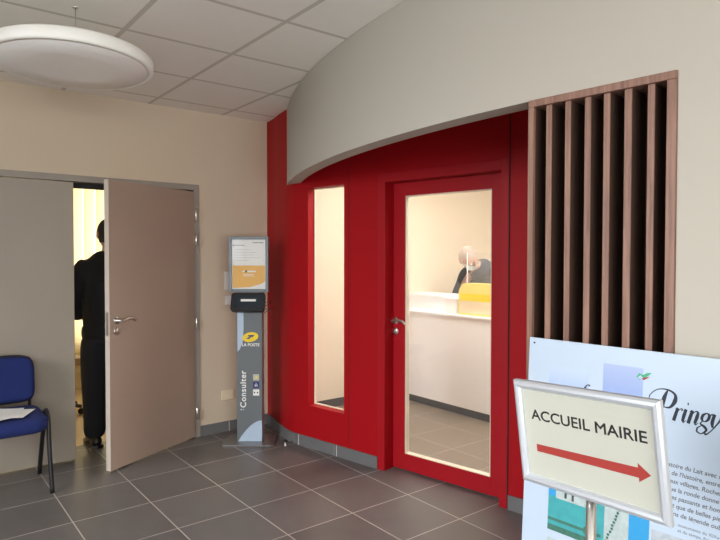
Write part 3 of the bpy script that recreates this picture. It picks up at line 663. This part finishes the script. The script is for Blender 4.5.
# italic title lettering drawn as pen strokes (units: x height)
def glyphs(word, x, base, k, shear=0.36):
    bb = B()
    TH, TK = 0.07, 0.24
    G = {
        'P': ([([(0.35, 0.0), (0.42, 0.75), (0.40, 1.5), (0.50, 2.0)], [0.10, TK * 1.1, TK * 1.1, 0.08]),
               ([(-0.75, 1.15), (-0.80, 1.50), (-0.35, 1.95), (0.45, 2.05), (1.15, 1.80), (1.30, 1.35), (1.05, 0.88), (0.52, 0.85)], [0.05, 0.06, 0.06, 0.10, 0.16, 0.28, 0.14, 0.05]),
               ([(0.05, 0.0), (0.75, 0.0)], [0.06, 0.06])], 1.35),
        'r': ([([(0.0, 0.90), (0.16, 1.0)], [0.04, 0.10]), ([(0.17, 1.0), (0.15, 0.5), (0.13, 0.0)], [TK * 0.8, TK, TK]), ([(0.17, 0.55), (0.38, 0.92), (0.60, 0.97)], [0.04, 0.06, 0.12]), ([(0.55, 0.90), (0.63, 0.86)], [0.17, 0.15])], 0.72),
        'i': ([([(-0.02, 0.88), (0.16, 1.0)], [0.04, 0.10]), ([(0.18, 1.0), (0.15, 0.5), (0.17, 0.08)], [TK * 0.8, TK, TK * 0.8]), ([(0.15, 0.10), (0.28, 0.0), (0.44, 0.20)], [0.12, 0.07, 0.03]), ([(0.16, 1.42), (0.26, 1.42)], [0.19, 0.19])], 0.55),
        'n': ([([(-0.02, 0.88), (0.16, 1.0)], [0.04, 0.10]), ([(0.18, 1.0), (0.15, 0.5), (0.13, 0.0)], [TK * 0.8, TK, TK]), ([(0.17, 0.55), (0.42, 0.95), (0.66, 0.92), (0.70, 0.60), (0.66, 0.10)], [0.04, 0.06, 0.16, TK, TK * 0.8]), ([(0.65, 0.10), (0.78, 0.0), (0.94, 0.20)], [0.12, 0.07, 0.03])], 1.02),
        'g': ([([(0.38, 1.0), (0.12, 0.82), (0.10, 0.52), (0.34, 0.35), (0.60, 0.52), (0.62, 0.85), (0.38, 1.0)], [0.06, 0.18, 0.20, 0.06, 0.18, 0.20, 0.06]),
               ([(0.66, 0.88), (0.86, 0.98)], [0.05, 0.14]), ([(0.24, 0.38), (0.10, 0.16), (0.50, -0.02), (0.72, -0.25), (0.42, -0.55), (0.02, -0.45), (-0.02, -0.18), (0.22, 0.02)], [0.05, 0.10, 0.20, 0.16, 0.07, 0.12, 0.10, 0.05])], 0.86),
        'y': ([([(-0.02, 0.88), (0.14, 1.0)], [0.04, 0.10]), ([(0.15, 1.0), (0.14, 0.4), (0.30, 0.02)], [TK * 0.8, TK, 0.12]), ([(0.72, 0.98), (0.66, 0.55), (0.30, -0.15), (-0.05, -0.55), (-0.18, -0.45)], [0.18, 0.12, 0.07, 0.10, 0.16])], 0.85),
        'f': ([([(1.00, 1.92), (0.88, 2.02), (0.66, 1.95), (0.50, 1.55), (0.38, 0.6), (0.28, -0.3), (0.08, -0.62), (-0.12, -0.5)], [0.20, 0.08, 0.10, 0.22, TK, 0.2, 0.08, 0.16]), ([(0.1, 0.98), (0.8, 0.98)], [0.07, 0.07])], 0.75),
    }
    for ch in word:
        for pts, ws in G[ch][0]:
            add_ribbon(bb, [(x + (px + shear * pz) * k * 0.8, base + pz * k) for px, pz in pts], [w * k for w in ws], y=0.0)
        x += G[ch][1] * k * 0.8
    return bb
obj('lettering', glyphs('P', 0.440, bz(0.199), 0.044, 0.30), M['navy_ink'], bp_, 'dark italic capital P')
obj('lettering', glyphs('ringy', 0.494, bz(0.197), 0.0395, 0.30), M['navy_ink'], bp_, 'dark italic lettering reading ringy')
obj('lettering', glyphs('f', 0.185, bz(0.212), 0.038, 0.30), M['navy_ink'], bp_, 'dark italic letter f')
lines = ['histoire du Lait avec son', 'et de l\'histoire, entre deux', 'deux villages, Rochefort', 'que la ronde donne aux', 'des passants et hommes', 'et que de belles pierres', 'ans de légende oubliée']
for k, s_ in enumerate(lines):
    obj('text_line', text_bm(s_, 0.0185, Matrix.Translation((0.474 + 0.004 * k, 0.0, bz(0.334 + 0.0235 * k))), bold=0.0003, shear=0.15, xscale=0.95), M['grey_ink'], bp_)
for k, s_ in enumerate(('monuments du XIXe siècle', 'et du temps, Pringy')):
    obj('text_line', text_bm(s_, 0.013, Matrix.Translation((0.520, 0.0, bz(0.502 + 0.016 * k)))), M['grey_ink'], bp_)
# lower seaside picture
rect(0.100, 0.440, 0.400, 0.652, M['screen_green'], label='teal picture')
rect(0.100, 0.175, 0.400, 0.535, M['sky_print'], y=-0.0011); rect(0.128, 0.245, 0.455, 0.538, M['stone_print'], y=-0.0016)
rect(0.160, 0.168, 0.500, 0.530, M['ink'], y=-0.0021); rect(0.186, 0.194, 0.505, 0.532, M['ink'], y=-0.0021)
rect(0.378, 0.440, 0.43, 0.60, M['sky_print'], y=-0.0011)
rect(0.300, 0.378, 0.43, 0.652, M['stone_print'], y=-0.0011)
rect(0.100, 0.290, 0.608, 0.618, M['green_print'], y=-0.0011); rect(0.100, 0.300, 0.632, 0.652, M['green_print'], y=-0.0011)
b = B()
for k in range(9):
    q = random.random(); add_lathe(b, [(0.0, 0), (0.004 + 0.004 * q, 0), (0.004 + 0.004 * q, 0.0006)], Matrix.Translation((0.232 + 0.008 * k * random.random() + 0.02 * random.random(), -0.0011, bz(0.598 + 0.04 * random.random()))) @ Matrix.Rotation(PI / 2, 4, 'X'), 7)
for k in range(12): add_lathe(b, [(0.0, 0), (0.0045, 0), (0.0045, 0.0006)], Matrix.Translation((0.345 - 0.004 * k + 0.006 * random.random(), -0.0018, bz(0.51 + 0.011 * k))) @ Matrix.Rotation(PI / 2, 4, 'X'), 7)
obj('printed_foliage', b, M['green_print'], bp_)
rect(0.447, 0.80, 0.535, 0.80, mat('pale_misty_print', (0.42, 0.47, 0.53), 0.4, var=0.45, scale=35))
rect(0.100, 0.440, 0.68, 1.00, M['stone_print'])

# ------------------------------------------------------------------ direction sign on a pole
c_ = [Vector((1.165, 0.882, 1.177)), Vector((1.134, 0.524, 1.198)), Vector((1.185, 0.866, 0.939))]
sx_ = (c_[1] - c_[0]).normalized(); sz_ = -(c_[2] - c_[0])
PBx, PBy = 1.188, 0.695
SG = frame(c_[0], sx_, sz_)          # origin top-left corner, x right, z up, y away
inv = Matrix.Translation((PBx, PBy, 0)).inverted()
sgn = thing('direction_sign', 'silver-framed ACCUEIL MAIRIE sign with a red arrow on a slim pole', 'sign', Matrix.Translation((PBx, PBy, 0)))
LG = inv @ SG
SW_, SH_ = 0.360, 0.243
b = B()
def prof_bar(b, L0, L1, ang, m):
    pass
def miter(b, m):
    # rounded snap-frame profile swept round the rectangle
    pr = [(0.0, 0.006), (0.0, -0.004), (0.004, -0.0095), (0.010, -0.0115), (0.016, -0.0095), (0.0195, -0.004), (0.0195, 0.006)]
    t = bmesh.new(); loops = []
    for d, y in pr:
        loops.append([t.verts.new(v) for v in ((d, y, -d), (SW_ - d, y, -d), (SW_ - d, y, -SH_ + d), (d, y, -SH_ + d))])
    for a, c in zip(loops, loops[1:] + loops[:1]):
        for k in range(4): t.faces.new((a[k], a[(k + 1) % 4], c[(k + 1) % 4], c[k]))
    merge(b, t, m)
miter(b, LG); obj('snap_frame', b, M['alu'], sgn)
b = B(); add_box(b, (0.004, 0.001, -SH_ + 0.004), (SW_ - 0.004, 0.005, -0.004), LG); obj('back_panel', b, M['kiosk_side'], sgn)
b = B(); add_box(b, (0.0185, -0.0002, -SH_ + 0.0185), (SW_ - 0.0185, 0.0010, -0.0185), LG); pp = obj('sign_sheet', b, M['cream_paper'], sgn)
tb_ = B()
for dx, dz in ((0, 0), (-0.0006, 0), (0.0006, 0), (0, 0.0006), (0, -0.0006)): join(tb_, text_bm('ACCUEIL MAIRIE', 0.0335, LG @ Matrix.Translation((0.041 + dx, -0.0002, -0.0895 + dz)), xscale=1.155))
obj('lettering', tb_, M['ink'], pp, 'dark lettering reading ACCUEIL MAIRIE')
b = B(); add_prism(b, [(0.048, -0.1645), (0.048, -0.1475), (0.300, -0.1425), (0.300, -0.1335), (0.326, -0.1525), (0.300, -0.1715), (0.300, -0.1630)], 0, 0.0006, LG @ Matrix.Translation((0, -0.0002, 0)) @ Matrix.Rotation(PI / 2, 4, 'X')); obj('arrow', b, M['red_ink'], pp, 'red arrow pointing right')
b = B(); add_tube(b, [(0, 0, 0.02), (0, 0, 1.0)], 0.011, seg=20); obj('pole', b, M['steel'], sgn)
b = B(); add_box(b, (0.165, 0.006, -0.235), (0.21, 0.03, -0.16), LG, 0.003); obj('sign_bracket', b, M['steel'], sgn)
b = B(); add_lathe(b, [(0.14, 0.0), (0.14, 0.006), (0.12, 0.012), (0.02, 0.018), (0.016, 0.035)], I4, 48); obj('round_base', b, M['steel'], sgn)

# ------------------------------------------------------------------ reception desk and what stands on it
dk = thing('reception_desk', 'long white reception counter on a dark plinth behind the red glazed door', 'counter', Matrix.Translation((4.10, 3.6, 0.0016)))
b = B(); add_box(b, (0, -1.9, 0.075), (0.04, 1.075, 0.905), bevel=0.002); obj('front_panel', b, M['desk'], dk)
b = B(); add_box(b, (0.03, -1.9, 0.0), (0.06, 1.075, 0.075)); obj('plinth', b, M['plinth'], dk)
b = B(); add_box(b, (-0.012, -1.9, 0.906), (0.24, 1.075, 0.926), bevel=0.002); obj('ledge', b, M['desk'], dk)
b = B(); add_box(b, (0.24, -1.9, 0.08), (0.27, 1.075, 1.06), bevel=0.002); obj('upstand', b, M['desk'], dk)
b = B(); add_box(b, (0.20, -1.9, 1.061), (0.50, 1.075, 1.083), bevel=0.002); obj('counter_top', b, M['desk'], dk)
b = B(); add_box(b, (0.271, -1.9, 0.70), (0.75, 1.075, 0.73), bevel=0.002); obj('work_surface', b, M['desk'], dk)
yb = thing('counter_display', 'bright yellow round-cornered display box on the white counter ledge', 'display box', Matrix.Translation((4.20, 3.50, 0.9285)))
b = B(); pr = [(-0.29, 0.0), (0.29, 0.0)] + [(0.29 - 0.07 + 0.07 * math.cos(a), 0.295 - 0.07 + 0.07 * math.sin(a)) for a in [PI / 2 * k / 6 for k in range(7)]] + [(-0.29 + 0.10 - 0.10 * math.sin(a), 0.295 - 0.10 + 0.10 * math.cos(a)) for a in [PI / 2 * k / 8 for k in range(9)]]
MY = Matrix(((0, 0, 1, 0), (-1, 0, 0, 0), (0, 1, 0, 0), (0, 0, 0, 1)))
MY = Matrix(((0, 0, 1, 0), (-1, 0, 0, 0), (0, 1, 0, 0), (0, 0, 0, 1)))
MY = Matrix(((0.0, 0, 1, 0), (-1.0, 0, 0, 0), (0, 1.0, 0, 0), (0, 0, 0, 1)))
def yz(b, pts, x0, x1, bev=0):  # polygon in (−y, z) extruded along x
    add_prism(b, pts, x0, x1, Matrix(((0, 0, 1, 0), (-1, 0, 0, 0), (0, 1, 0, 0), (0, 0, 0, 1))), bev)
yz(b, pr, -0.05, 0.05, 0.004); obj('shell', b, mat('yellow_acrylic', (0.78, 0.66, 0.20), 0.3), yb)
b = B(); add_box(b, (-0.0515, -0.27, 0.02), (-0.0502, 0.27, 0.13)); obj('printed_panel', b, mat('cream_print', (0.72, 0.62, 0.42), 0.4), yb)
b = B(); add_box(b, (-0.0515, -0.24, 0.135), (-0.0502, 0.26, 0.20)); obj('printed_band', b, M['logo_yellow'], yb)
wb = B(); add_box(wb, (-0.045, -0.075, 0), (0.045, 0.075, 0.145), bevel=0.006); add_box(wb, (-0.048, -0.03, 0.05), (-0.045, 0.03, 0.10), bevel=0.001)
o = obj('card_reader_box', wb, M['white']); o.location = (4.20, 3.885, 0.9285); tag(o, 'small white box on the counter ledge left of the yellow display', 'box')
# clear screen standing on the counter top
sc = thing('counter_screen', 'clear upright acrylic screen with pale edges on the counter top', 'screen', Matrix.Translation((4.40, 3.45, 1.0855)))
b = B(); add_box(b, (-0.003, -0.42, 0), (0.003, 0.45, 0.42)); obj('clear_sheet', b, M['acrylic'], sc)
for e0 in (0.45, -0.428):
    b = B(); add_box(b, (-0.004, e0, 0), (0.004, e0 + 0.005, 0.42)); obj('edge_strip', b, M['white'], sc)
# unseen lit ceiling panels, added to light the reception counter and wall
for i, (x, y_) in enumerate(((3.65, 3.469), (3.65, 2.269), (5.45, 2.869))):
    t = thing('added_ceiling_panel', ['added unseen lit ceiling panel nearest the reception back wall', 'added unseen lit ceiling panel over the near end of the reception', 'added unseen lit ceiling panel behind the reception counter'][i], 'ceiling light', Matrix.Translation((x, y_, CEIL - 0.012)), 'added unseen lit panels in the reception ceiling')
    b = B(); frm(b, -0.29, 0.29, -0.29, 0.29, 0.02, -0.006, 0.012, Matrix.Rotation(PI / 2, 4, 'X')); obj('panel_frame', b, M['white'], t)
    b = B(); add_box(b, (-0.268, -0.268, 0.0), (0.268, 0.268, 0.005)); obj('diffuser', b, M['added_light_panel'], t)

# ------------------------------------------------------------------ people
def skin_mesh(name, verts, edges, radii, root, sub=2):
    me = bpy.data.meshes.new(name); me.from_pydata(verts, edges, []); o = bpy.data.objects.new(name, me); C.objects.link(o)
    md = o.modifiers.new('s', 'SKIN'); md.use_smooth_shade = True; md.branch_smoothing = 0.4
    for i, v in enumerate(o.data.skin_vertices[0].data):
        r_ = radii[i]; v.radius = r_ if isinstance(r_, (tuple, list)) else (r_, r_); v.use_root = (i == root)
    sb = o.modifiers.new('b', 'SUBSURF'); sb.levels = sub; sb.render_levels = sub
    dg = bpy.context.evaluated_depsgraph_get(); dg.update()
    m2 = bpy.data.meshes.new_from_object(o.evaluated_get(dg)); bm = bmesh.new(); bm.from_mesh(m2)
    bpy.data.objects.remove(o); bpy.data.meshes.remove(me); bpy.data.meshes.remove(m2)
    for f in bm.faces: f.smooth = True
    return bm
class Fig:
    def __init__(s): s.v = []; s.e = []; s.r = []; s.n = {}
    def p(s, name, co, r, to=None):
        s.n[name] = len(s.v); s.v.append(tuple(co)); s.r.append(r)
        if to is not None: s.e.append((s.n[to], s.n[name]))
    def mesh(s, root, sub=2): return skin_mesh('f', s.v, s.e, s.r, s.n[root], sub)
def hand(f, wrist, prefix, d, palm_n, side):
    """five bent fingers from the wrist; d = pointing direction, palm_n = palm normal, side = +-1 thumb side"""
    d = Vector(d).normalized(); pn = Vector(palm_n).normalized(); sdv = d.cross(pn).normalized() * side
    w = Vector(f.v[f.n[wrist]])
    f.p(prefix + 'palm', w + d * 0.045, (0.022, 0.016), wrist); f.p(prefix + 'palm2', w + d * 0.085, (0.024, 0.014), prefix + 'palm')
    for k, ln in enumerate((0.070, 0.078, 0.072, 0.056)):
        o_ = sdv * (0.030 - 0.020 * k); base = w + d * 0.095 + o_
        f.p(prefix + 'f%da' % k, base, 0.0095, prefix + 'palm2')
        f.p(prefix + 'f%db' % k, base + d * ln * 0.5 + pn * 0.010, 0.0085, prefix + 'f%da' % k)
        f.p(prefix + 'f%dc' % k, base + d * ln * 0.85 + pn * 0.030, 0.0075, prefix + 'f%db' % k)
    f.p(prefix + 't1', w + d * 0.05 + sdv * 0.036 + pn * 0.006, 0.011, prefix + 'palm'); f.p(prefix + 't2', w + d * 0.085 + sdv * 0.052 + pn * 0.016, 0.009, prefix + 't1')
def head_bm(bm, c, R, k=1.0):
    """head around c; R: rotation (local -Y = face direction, Z = crown)"""
    M_ = Matrix.Translation(c) @ R @ Matrix.Scale(k, 4)
    t = bmesh.new(); bmesh.ops.create_uvsphere(t, u_segments=28, v_segments=20, radius=1.0)
    for q in t.verts:
        x, y, z = q.co; w = 0.077 * (1 - 0.22 * max(0, -z)); dpt = 0.097
        yy = y * dpt; 
        if z < 0: yy = yy * (1 - 0.15 * -z) - 0.012 * -z
        if y < 0 and -0.5 < z < 0.5: yy += 0.006 * (1 - abs(z) * 2)
        q.co = Vector((x * w, yy, z * 0.118))
    for f in t.faces: f.smooth = True
    merge(bm, t, M_)
    add_ball(bm, (0, -0.100, -0.012), (0.013, 0.018, 0.022), M_, 12, 8); add_ball(bm, (0, -0.094, 0.012), (0.008, 0.014, 0.028), M_, 12, 8)
    add_ball(bm, (0, -0.088, -0.052), (0.024, 0.010, 0.006), M_, 12, 8); add_ball(bm, (0, -0.087, -0.060), (0.021, 0.010, 0.006), M_, 12, 8)
    add_ball(bm, (0, -0.072, -0.094), (0.026, 0.022, 0.018), M_, 12, 8)
    for sx in (-1, 1):
        add_ball(bm, (sx * 0.078, 0.008, -0.006), (0.009, 0.019, 0.031), M_, 12, 8); add_ball(bm, (sx * 0.031, -0.082, 0.022), (0.017, 0.010, 0.006), M_, 12, 8)
    return M_
def eyes(par, M_):
    for sx in (-1, 1):
        b = B(); add_ball(b, (sx * 0.031, -0.0835, 0.006), (0.012, 0.009, 0.008), M_, 12, 8); obj('eye', b, M['white'], par)
def hair_bm(M_, full=True):
    b = B(); t = bmesh.new(); bmesh.ops.create_uvsphere(t, u_segments=32, v_segments=22, radius=1.0)
    kill = []
    for q in t.verts:
        x, y, z = q.co
        lim = 0.45 if y < -0.35 else (-0.15 if y < 0.15 else -0.62)
        if not full and z > 0.6: pass
        if z < lim: kill.append(q)
        q.co = Vector((x * 0.0815, y * 0.103 + 0.001, z * 0.124)) * (1.0 + 0.015 * math.sin(9 * x + 7 * y + 11 * z))
    bmesh.ops.delete(t, geom=kill, context='VERTS')
    for f in t.faces: f.smooth = True
    merge(b, t, M_); return b
# --- person with back turned in the office doorway
PX, PY = 1.325, 4.87
per = thing('person', 'person in a black jacket and dark trousers standing with back turned in the doorway', 'person', Matrix.Translation((PX, PY, 0)) @ Matrix.Scale(0.985, 4))
f = Fig()
f.p('hip', (0, 0, 0.94), 0.09); f.p('belly', (0, 0.0, 1.08), 0.085, 'hip'); f.p('chest', (0, 0.0, 1.28), 0.09, 'belly'); f.p('neck0', (0, 0.0, 1.46), (0.07, 0.07), 'chest'); f.p('neck', (0, -0.01, 1.53), 0.055, 'neck0')
f.p('neck2', (0, 0.0, 1.60), 0.05, 'neck')
for s_, nme in ((-1, 'l'), (1, 'r')):
    f.p('sh' + nme, (0.175 * s_, 0, 1.42), 0.058, 'chest'); f.p('el' + nme, (0.275 * s_, 0.03, 1.14), 0.042, 'sh' + nme); f.p('wr' + nme, (0.16 * s_, 0.22, 0.995), 0.028, 'el' + nme)
    hand(f, 'wr' + nme, 'h' + nme, (-0.8 * s_, 0.45, -0.2), (0, -0.3, -1), 1 if s_ > 0 else -1)
    f.p('th' + nme, (0.095 * s_, 0, 0.86), 0.085, 'hip'); f.p('kn' + nme, (0.105 * s_, 0.0, 0.50), 0.058, 'th' + nme); f.p('an' + nme, (0.11 * s_, -0.02, 0.10), 0.040, 'kn' + nme); f.p('to' + nme, (0.125 * s_, 0.12, 0.045), 0.034, 'an' + nme)
bm = f.mesh('hip'); HR = Matrix.Rotation(PI, 4, 'Z'); HM = head_bm(bm, Vector((0.0, 0.02, 1.665)), HR)
body = obj('body', bm, M['skin'], per); eyes(body, HM)
obj('hair', hair_bm(HM), M['hair_dark'], body)
f = Fig()
f.p('hip', (0, 0, 0.93), (0.23, 0.16)); f.p('belly', (0, 0.0, 1.10), (0.235, 0.165), 'hip'); f.p('chest', (0, -0.01, 1.30), (0.25, 0.17), 'belly'); f.p('neck0', (0, 0.0, 1.45), (0.155, 0.125), 'chest'); f.p('collar', (0, 0.0, 1.545), (0.085, 0.085), 'neck0'); f.p('hem', (0, 0, 0.76), (0.225, 0.155), 'hip')
for s_, nme in ((-1, 'l'), (1, 'r')):
    f.p('sh' + nme, (0.195 * s_, 0, 1.43), 0.105, 'chest'); f.p('el' + nme, (0.275 * s_, 0.03, 1.14), 0.088, 'sh' + nme); f.p('wr' + nme, (0.17 * s_, 0.21, 1.00), 0.058, 'el' + nme)
obj('jacket', f.mesh('belly'), M['black_cloth'], body)
f = Fig(); f.p('hip', (0, 0, 0.94), (0.165, 0.115))
for s_, nme in ((-1, 'l'), (1, 'r')):
    f.p('th' + nme, (0.11 * s_, 0, 0.80), 0.122, 'hip'); f.p('kn' + nme, (0.120 * s_, 0.0, 0.50), 0.098, 'th' + nme); f.p('ca' + nme, (0.120 * s_, -0.015, 0.28), 0.088, 'kn' + nme); f.p('an' + nme, (0.118 * s_, -0.01, 0.05), 0.088, 'ca' + nme)
obj('trousers', f.mesh('hip'), M['trousers'], body)
for s_ in (-1, 1):
    b = B(); pf = [(-0.045, -0.10), (-0.05, 0.0), (-0.055, 0.10), (-0.04, 0.17), (0.0, 0.19), (0.04, 0.17), (0.055, 0.10), (0.05, 0.0), (0.045, -0.10), (0.0, -0.115)]
    add_prism(b, pf, 0.0, 0.025, Matrix.Translation((0.12 * s_, 0, 0)), 0.004); add_ball(b, (0.12 * s_, 0.06, 0.03), (0.048, 0.115, 0.045)); add_ball(b, (0.12 * s_, -0.05, 0.045), (0.044, 0.055, 0.05)); obj('shoe', b, M['shoe'], body)
# --- clerk leaning over the desk work surface
CX, CY = 4.98, 3.975
cl = thing('person', 'grey-haired person in a dark jumper and pale face mask bent over behind the counter', 'person', Matrix.Translation((CX, CY, 0.0016)))
def sh_z(s_): return 1.33 - 0.05 * s_
f = Fig()
f.p('hip', (0.16, 0, 0.92), 0.09); f.p('belly', (0.06, 0.02, 1.08), 0.08, 'hip'); f.p('chest', (-0.09, 0.06, 1.25), 0.08, 'belly'); f.p('neck0', (-0.22, 0.08, 1.36), 0.06, 'chest'); f.p('neck', (-0.29, 0.085, 1.40), 0.055, 'neck0')
for s_, nme in ((-1, 'l'), (1, 'r')):
    sh = Vector((-0.14, 0.06 + 0.215 * s_, sh_z(s_))); f.p('sh' + nme, sh, 0.045, 'chest')
    f.p('el' + nme, (-0.22, 0.07 + 0.32 * s_, 1.03), 0.036, 'sh' + nme); f.p('wr' + nme, (-0.30, 0.07 + 0.16 * s_, 0.800), 0.028, 'el' + nme)
    hand(f, 'wr' + nme, 'h' + nme, (-0.85, -0.2 * s_, -0.10), (0, 0, -0.25), 1 if s_ > 0 else -1)
    f.p('th' + nme, (0.17, 0.095 * s_, 0.86), 0.06, 'hip'); f.p('kn' + nme, (0.15, 0.105 * s_, 0.50), 0.045, 'th' + nme); f.p('an' + nme, (0.18, 0.11 * s_, 0.10), 0.036, 'kn' + nme); f.p('to' + nme, (0.04, 0.125 * s_, 0.045), 0.030, 'an' + nme)
bm = f.mesh('hip')
face = Vector((0.02, -0.72, -0.52)).normalized(); crown = Vector((-0.42, 0.05, 0.90)); crown = (crown - face * crown.dot(face)).normalized(); rx = (-face).cross(crown)
HR = Matrix((rx, -face, crown)).transposed().to_4x4()
HM = head_bm(bm, Vector((-0.40, 0.075, 1.455)), HR, 1.08)
body = obj('body', bm, M['skin'], cl); eyes(body, HM)
obj('hair', hair_bm(HM), M['hair_grey'], body)
b = B(); t = bmesh.new(); bmesh.ops.create_uvsphere(t, u_segments=24, v_segments=18, radius=1.0); kl = []
for q in t.verts:
    x, y_, z = q.co
    if y_ > -0.25 or z > 0.0 or z < -0.98: kl.append(q)
    q.co = Vector((x * 0.080, y_ * 0.112 - 0.004, z * 0.125 - 0.004))
bmesh.ops.delete(t, geom=kl, context='VERTS')
for f_ in t.faces: f_.smooth = True
merge(b, t, HM)
for sx in (-1, 1): add_tube(b, [HM @ Vector((sx * 0.074, -0.03, -0.03)), HM @ Vector((sx * 0.084, 0.0, 0.01)), HM @ Vector((sx * 0.082, 0.022, 0.02))], 0.0015, seg=6)
obj('face_mask', b, M['mask'], body)
f = Fig()
f.p('hip', (0.14, 0, 0.96), 0.19); f.p('belly', (0.06, 0.02, 1.09), 0.19, 'hip'); f.p('chest', (-0.07, 0.05, 1.23), 0.20, 'belly'); f.p('neck0', (-0.18, 0.07, 1.34), 0.15, 'chest'); f.p('collar', (-0.27, 0.08, 1.385), 0.095, 'neck0')
for s_, nme in ((-1, 'l'), (1, 'r')):
    f.p('sh' + nme, (-0.13, 0.06 + 0.215 * s_, sh_z(s_)), 0.115, 'chest'); f.p('el' + nme, (-0.22, 0.07 + 0.32 * s_, 1.03), 0.085, 'sh' + nme); f.p('wr' + nme, (-0.285, 0.07 + 0.17 * s_, 0.825), 0.055, 'el' + nme)
obj('jumper', f.mesh('belly'), M['navy_cloth'], body)
f = Fig(); f.p('hip', (0.16, 0, 0.93), (0.16, 0.115))
for s_, nme in ((-1, 'l'), (1, 'r')):
    f.p('th' + nme, (0.17, 0.10 * s_, 0.82), 0.10, 'hip'); f.p('kn' + nme, (0.15, 0.11 * s_, 0.50), 0.074, 'th' + nme); f.p('an' + nme, (0.18, 0.115 * s_, 0.08), 0.060, 'kn' + nme)
obj('trousers', f.mesh('hip'), M['trousers'], body)
for s_ in (-1, 1):
    b = B(); mm_ = Matrix.Translation((0.14, 0.12 * s_, 0)) @ Matrix.Rotation(PI / 2, 4, 'Z')
    add_prism(b, pf, 0.0, 0.025, mm_, 0.004); add_ball(b, (0, 0.06, 0.03), (0.048, 0.115, 0.045), mm_); add_ball(b, (0, -0.05, 0.045), (0.044, 0.055, 0.05), mm_); obj('shoe', b, M['shoe'], body)

# ------------------------------------------------------------------ office: blinds and chair
bl = thing('vertical_blinds', 'cream vertical blinds glowing with daylight behind the office doorway', 'blinds', Matrix.Translation((1.4, 6.93, 0)))
b = B(); add_box(b, (-1.75, -0.03, 2.335), (1.75, 0.03, 2.375)); obj('head_rail', b, M['white'], bl)
for k in range(28):
    x = -1.68 + 0.123 * k; b = B(); add_box(b, (-0.063, -0.001, 0.20), (0.063, 0.001, 2.334), Matrix.Translation((x, 0, 0)) @ Matrix.Rotation(math.radians(14), 4, 'Z')); obj('blind_slat', b, M['blind'], bl)
oc = thing('office_chair', 'beige office chair on black castors at the left of the doorway gap', 'office chair', Matrix.Translation((1.13, 6.1, 0)) @ Matrix.Rotation(0.3, 4, 'Z'))
b = B(); add_prism(b, rrect(0.48, 0.46, 0.09), 0.44, 0.52, bevel=0.025, smooth=True); obj('seat', b, M['beige'], oc)
b = B(); add_prism(b, rrect(0.44, 0.46, 0.09, cy=0.86), -0.03, 0.03, Matrix.Translation((0, 0.25, 0)) @ Matrix.Rotation(PI / 2, 4, 'X'), bevel=0.015, smooth=True); obj('backrest', b, M['beige'], oc)
b = B(); add_tube(b, [(0, 0.1, 0.43), (0, 0.27, 0.44), (0, 0.29, 0.7)], 0.02); obj('back_support', b, M['black'], oc)
b = B(); add_tube(b, [(0, 0, 0.09), (0, 0, 0.43)], 0.028); obj('gas_column', b, M['black'], oc)
for k in range(5):
    a = 2 * PI * k / 5 + 0.3; e1 = Vector((math.cos(a), math.sin(a), 0))
    b = B(); add_tube(b, [e1 * 0.02 + Vector((0, 0, 0.11)), e1 * 0.29 + Vector((0, 0, 0.07))], [0.025, 0.015]); lg_ = obj('base_arm', b, M['black'], oc)
    b = B(); add_lathe(b, [(0.026, -0.02), (0.028, -0.01), (0.028, 0.01), (0.026, 0.02)], Matrix.Translation(e1 * 0.29 + Vector((0, 0, 0.028))) @ Matrix.Rotation(a, 4, 'Z') @ Matrix.Rotation(PI / 2, 4, 'X'), 16); obj('castor', b, M['black'], lg_)
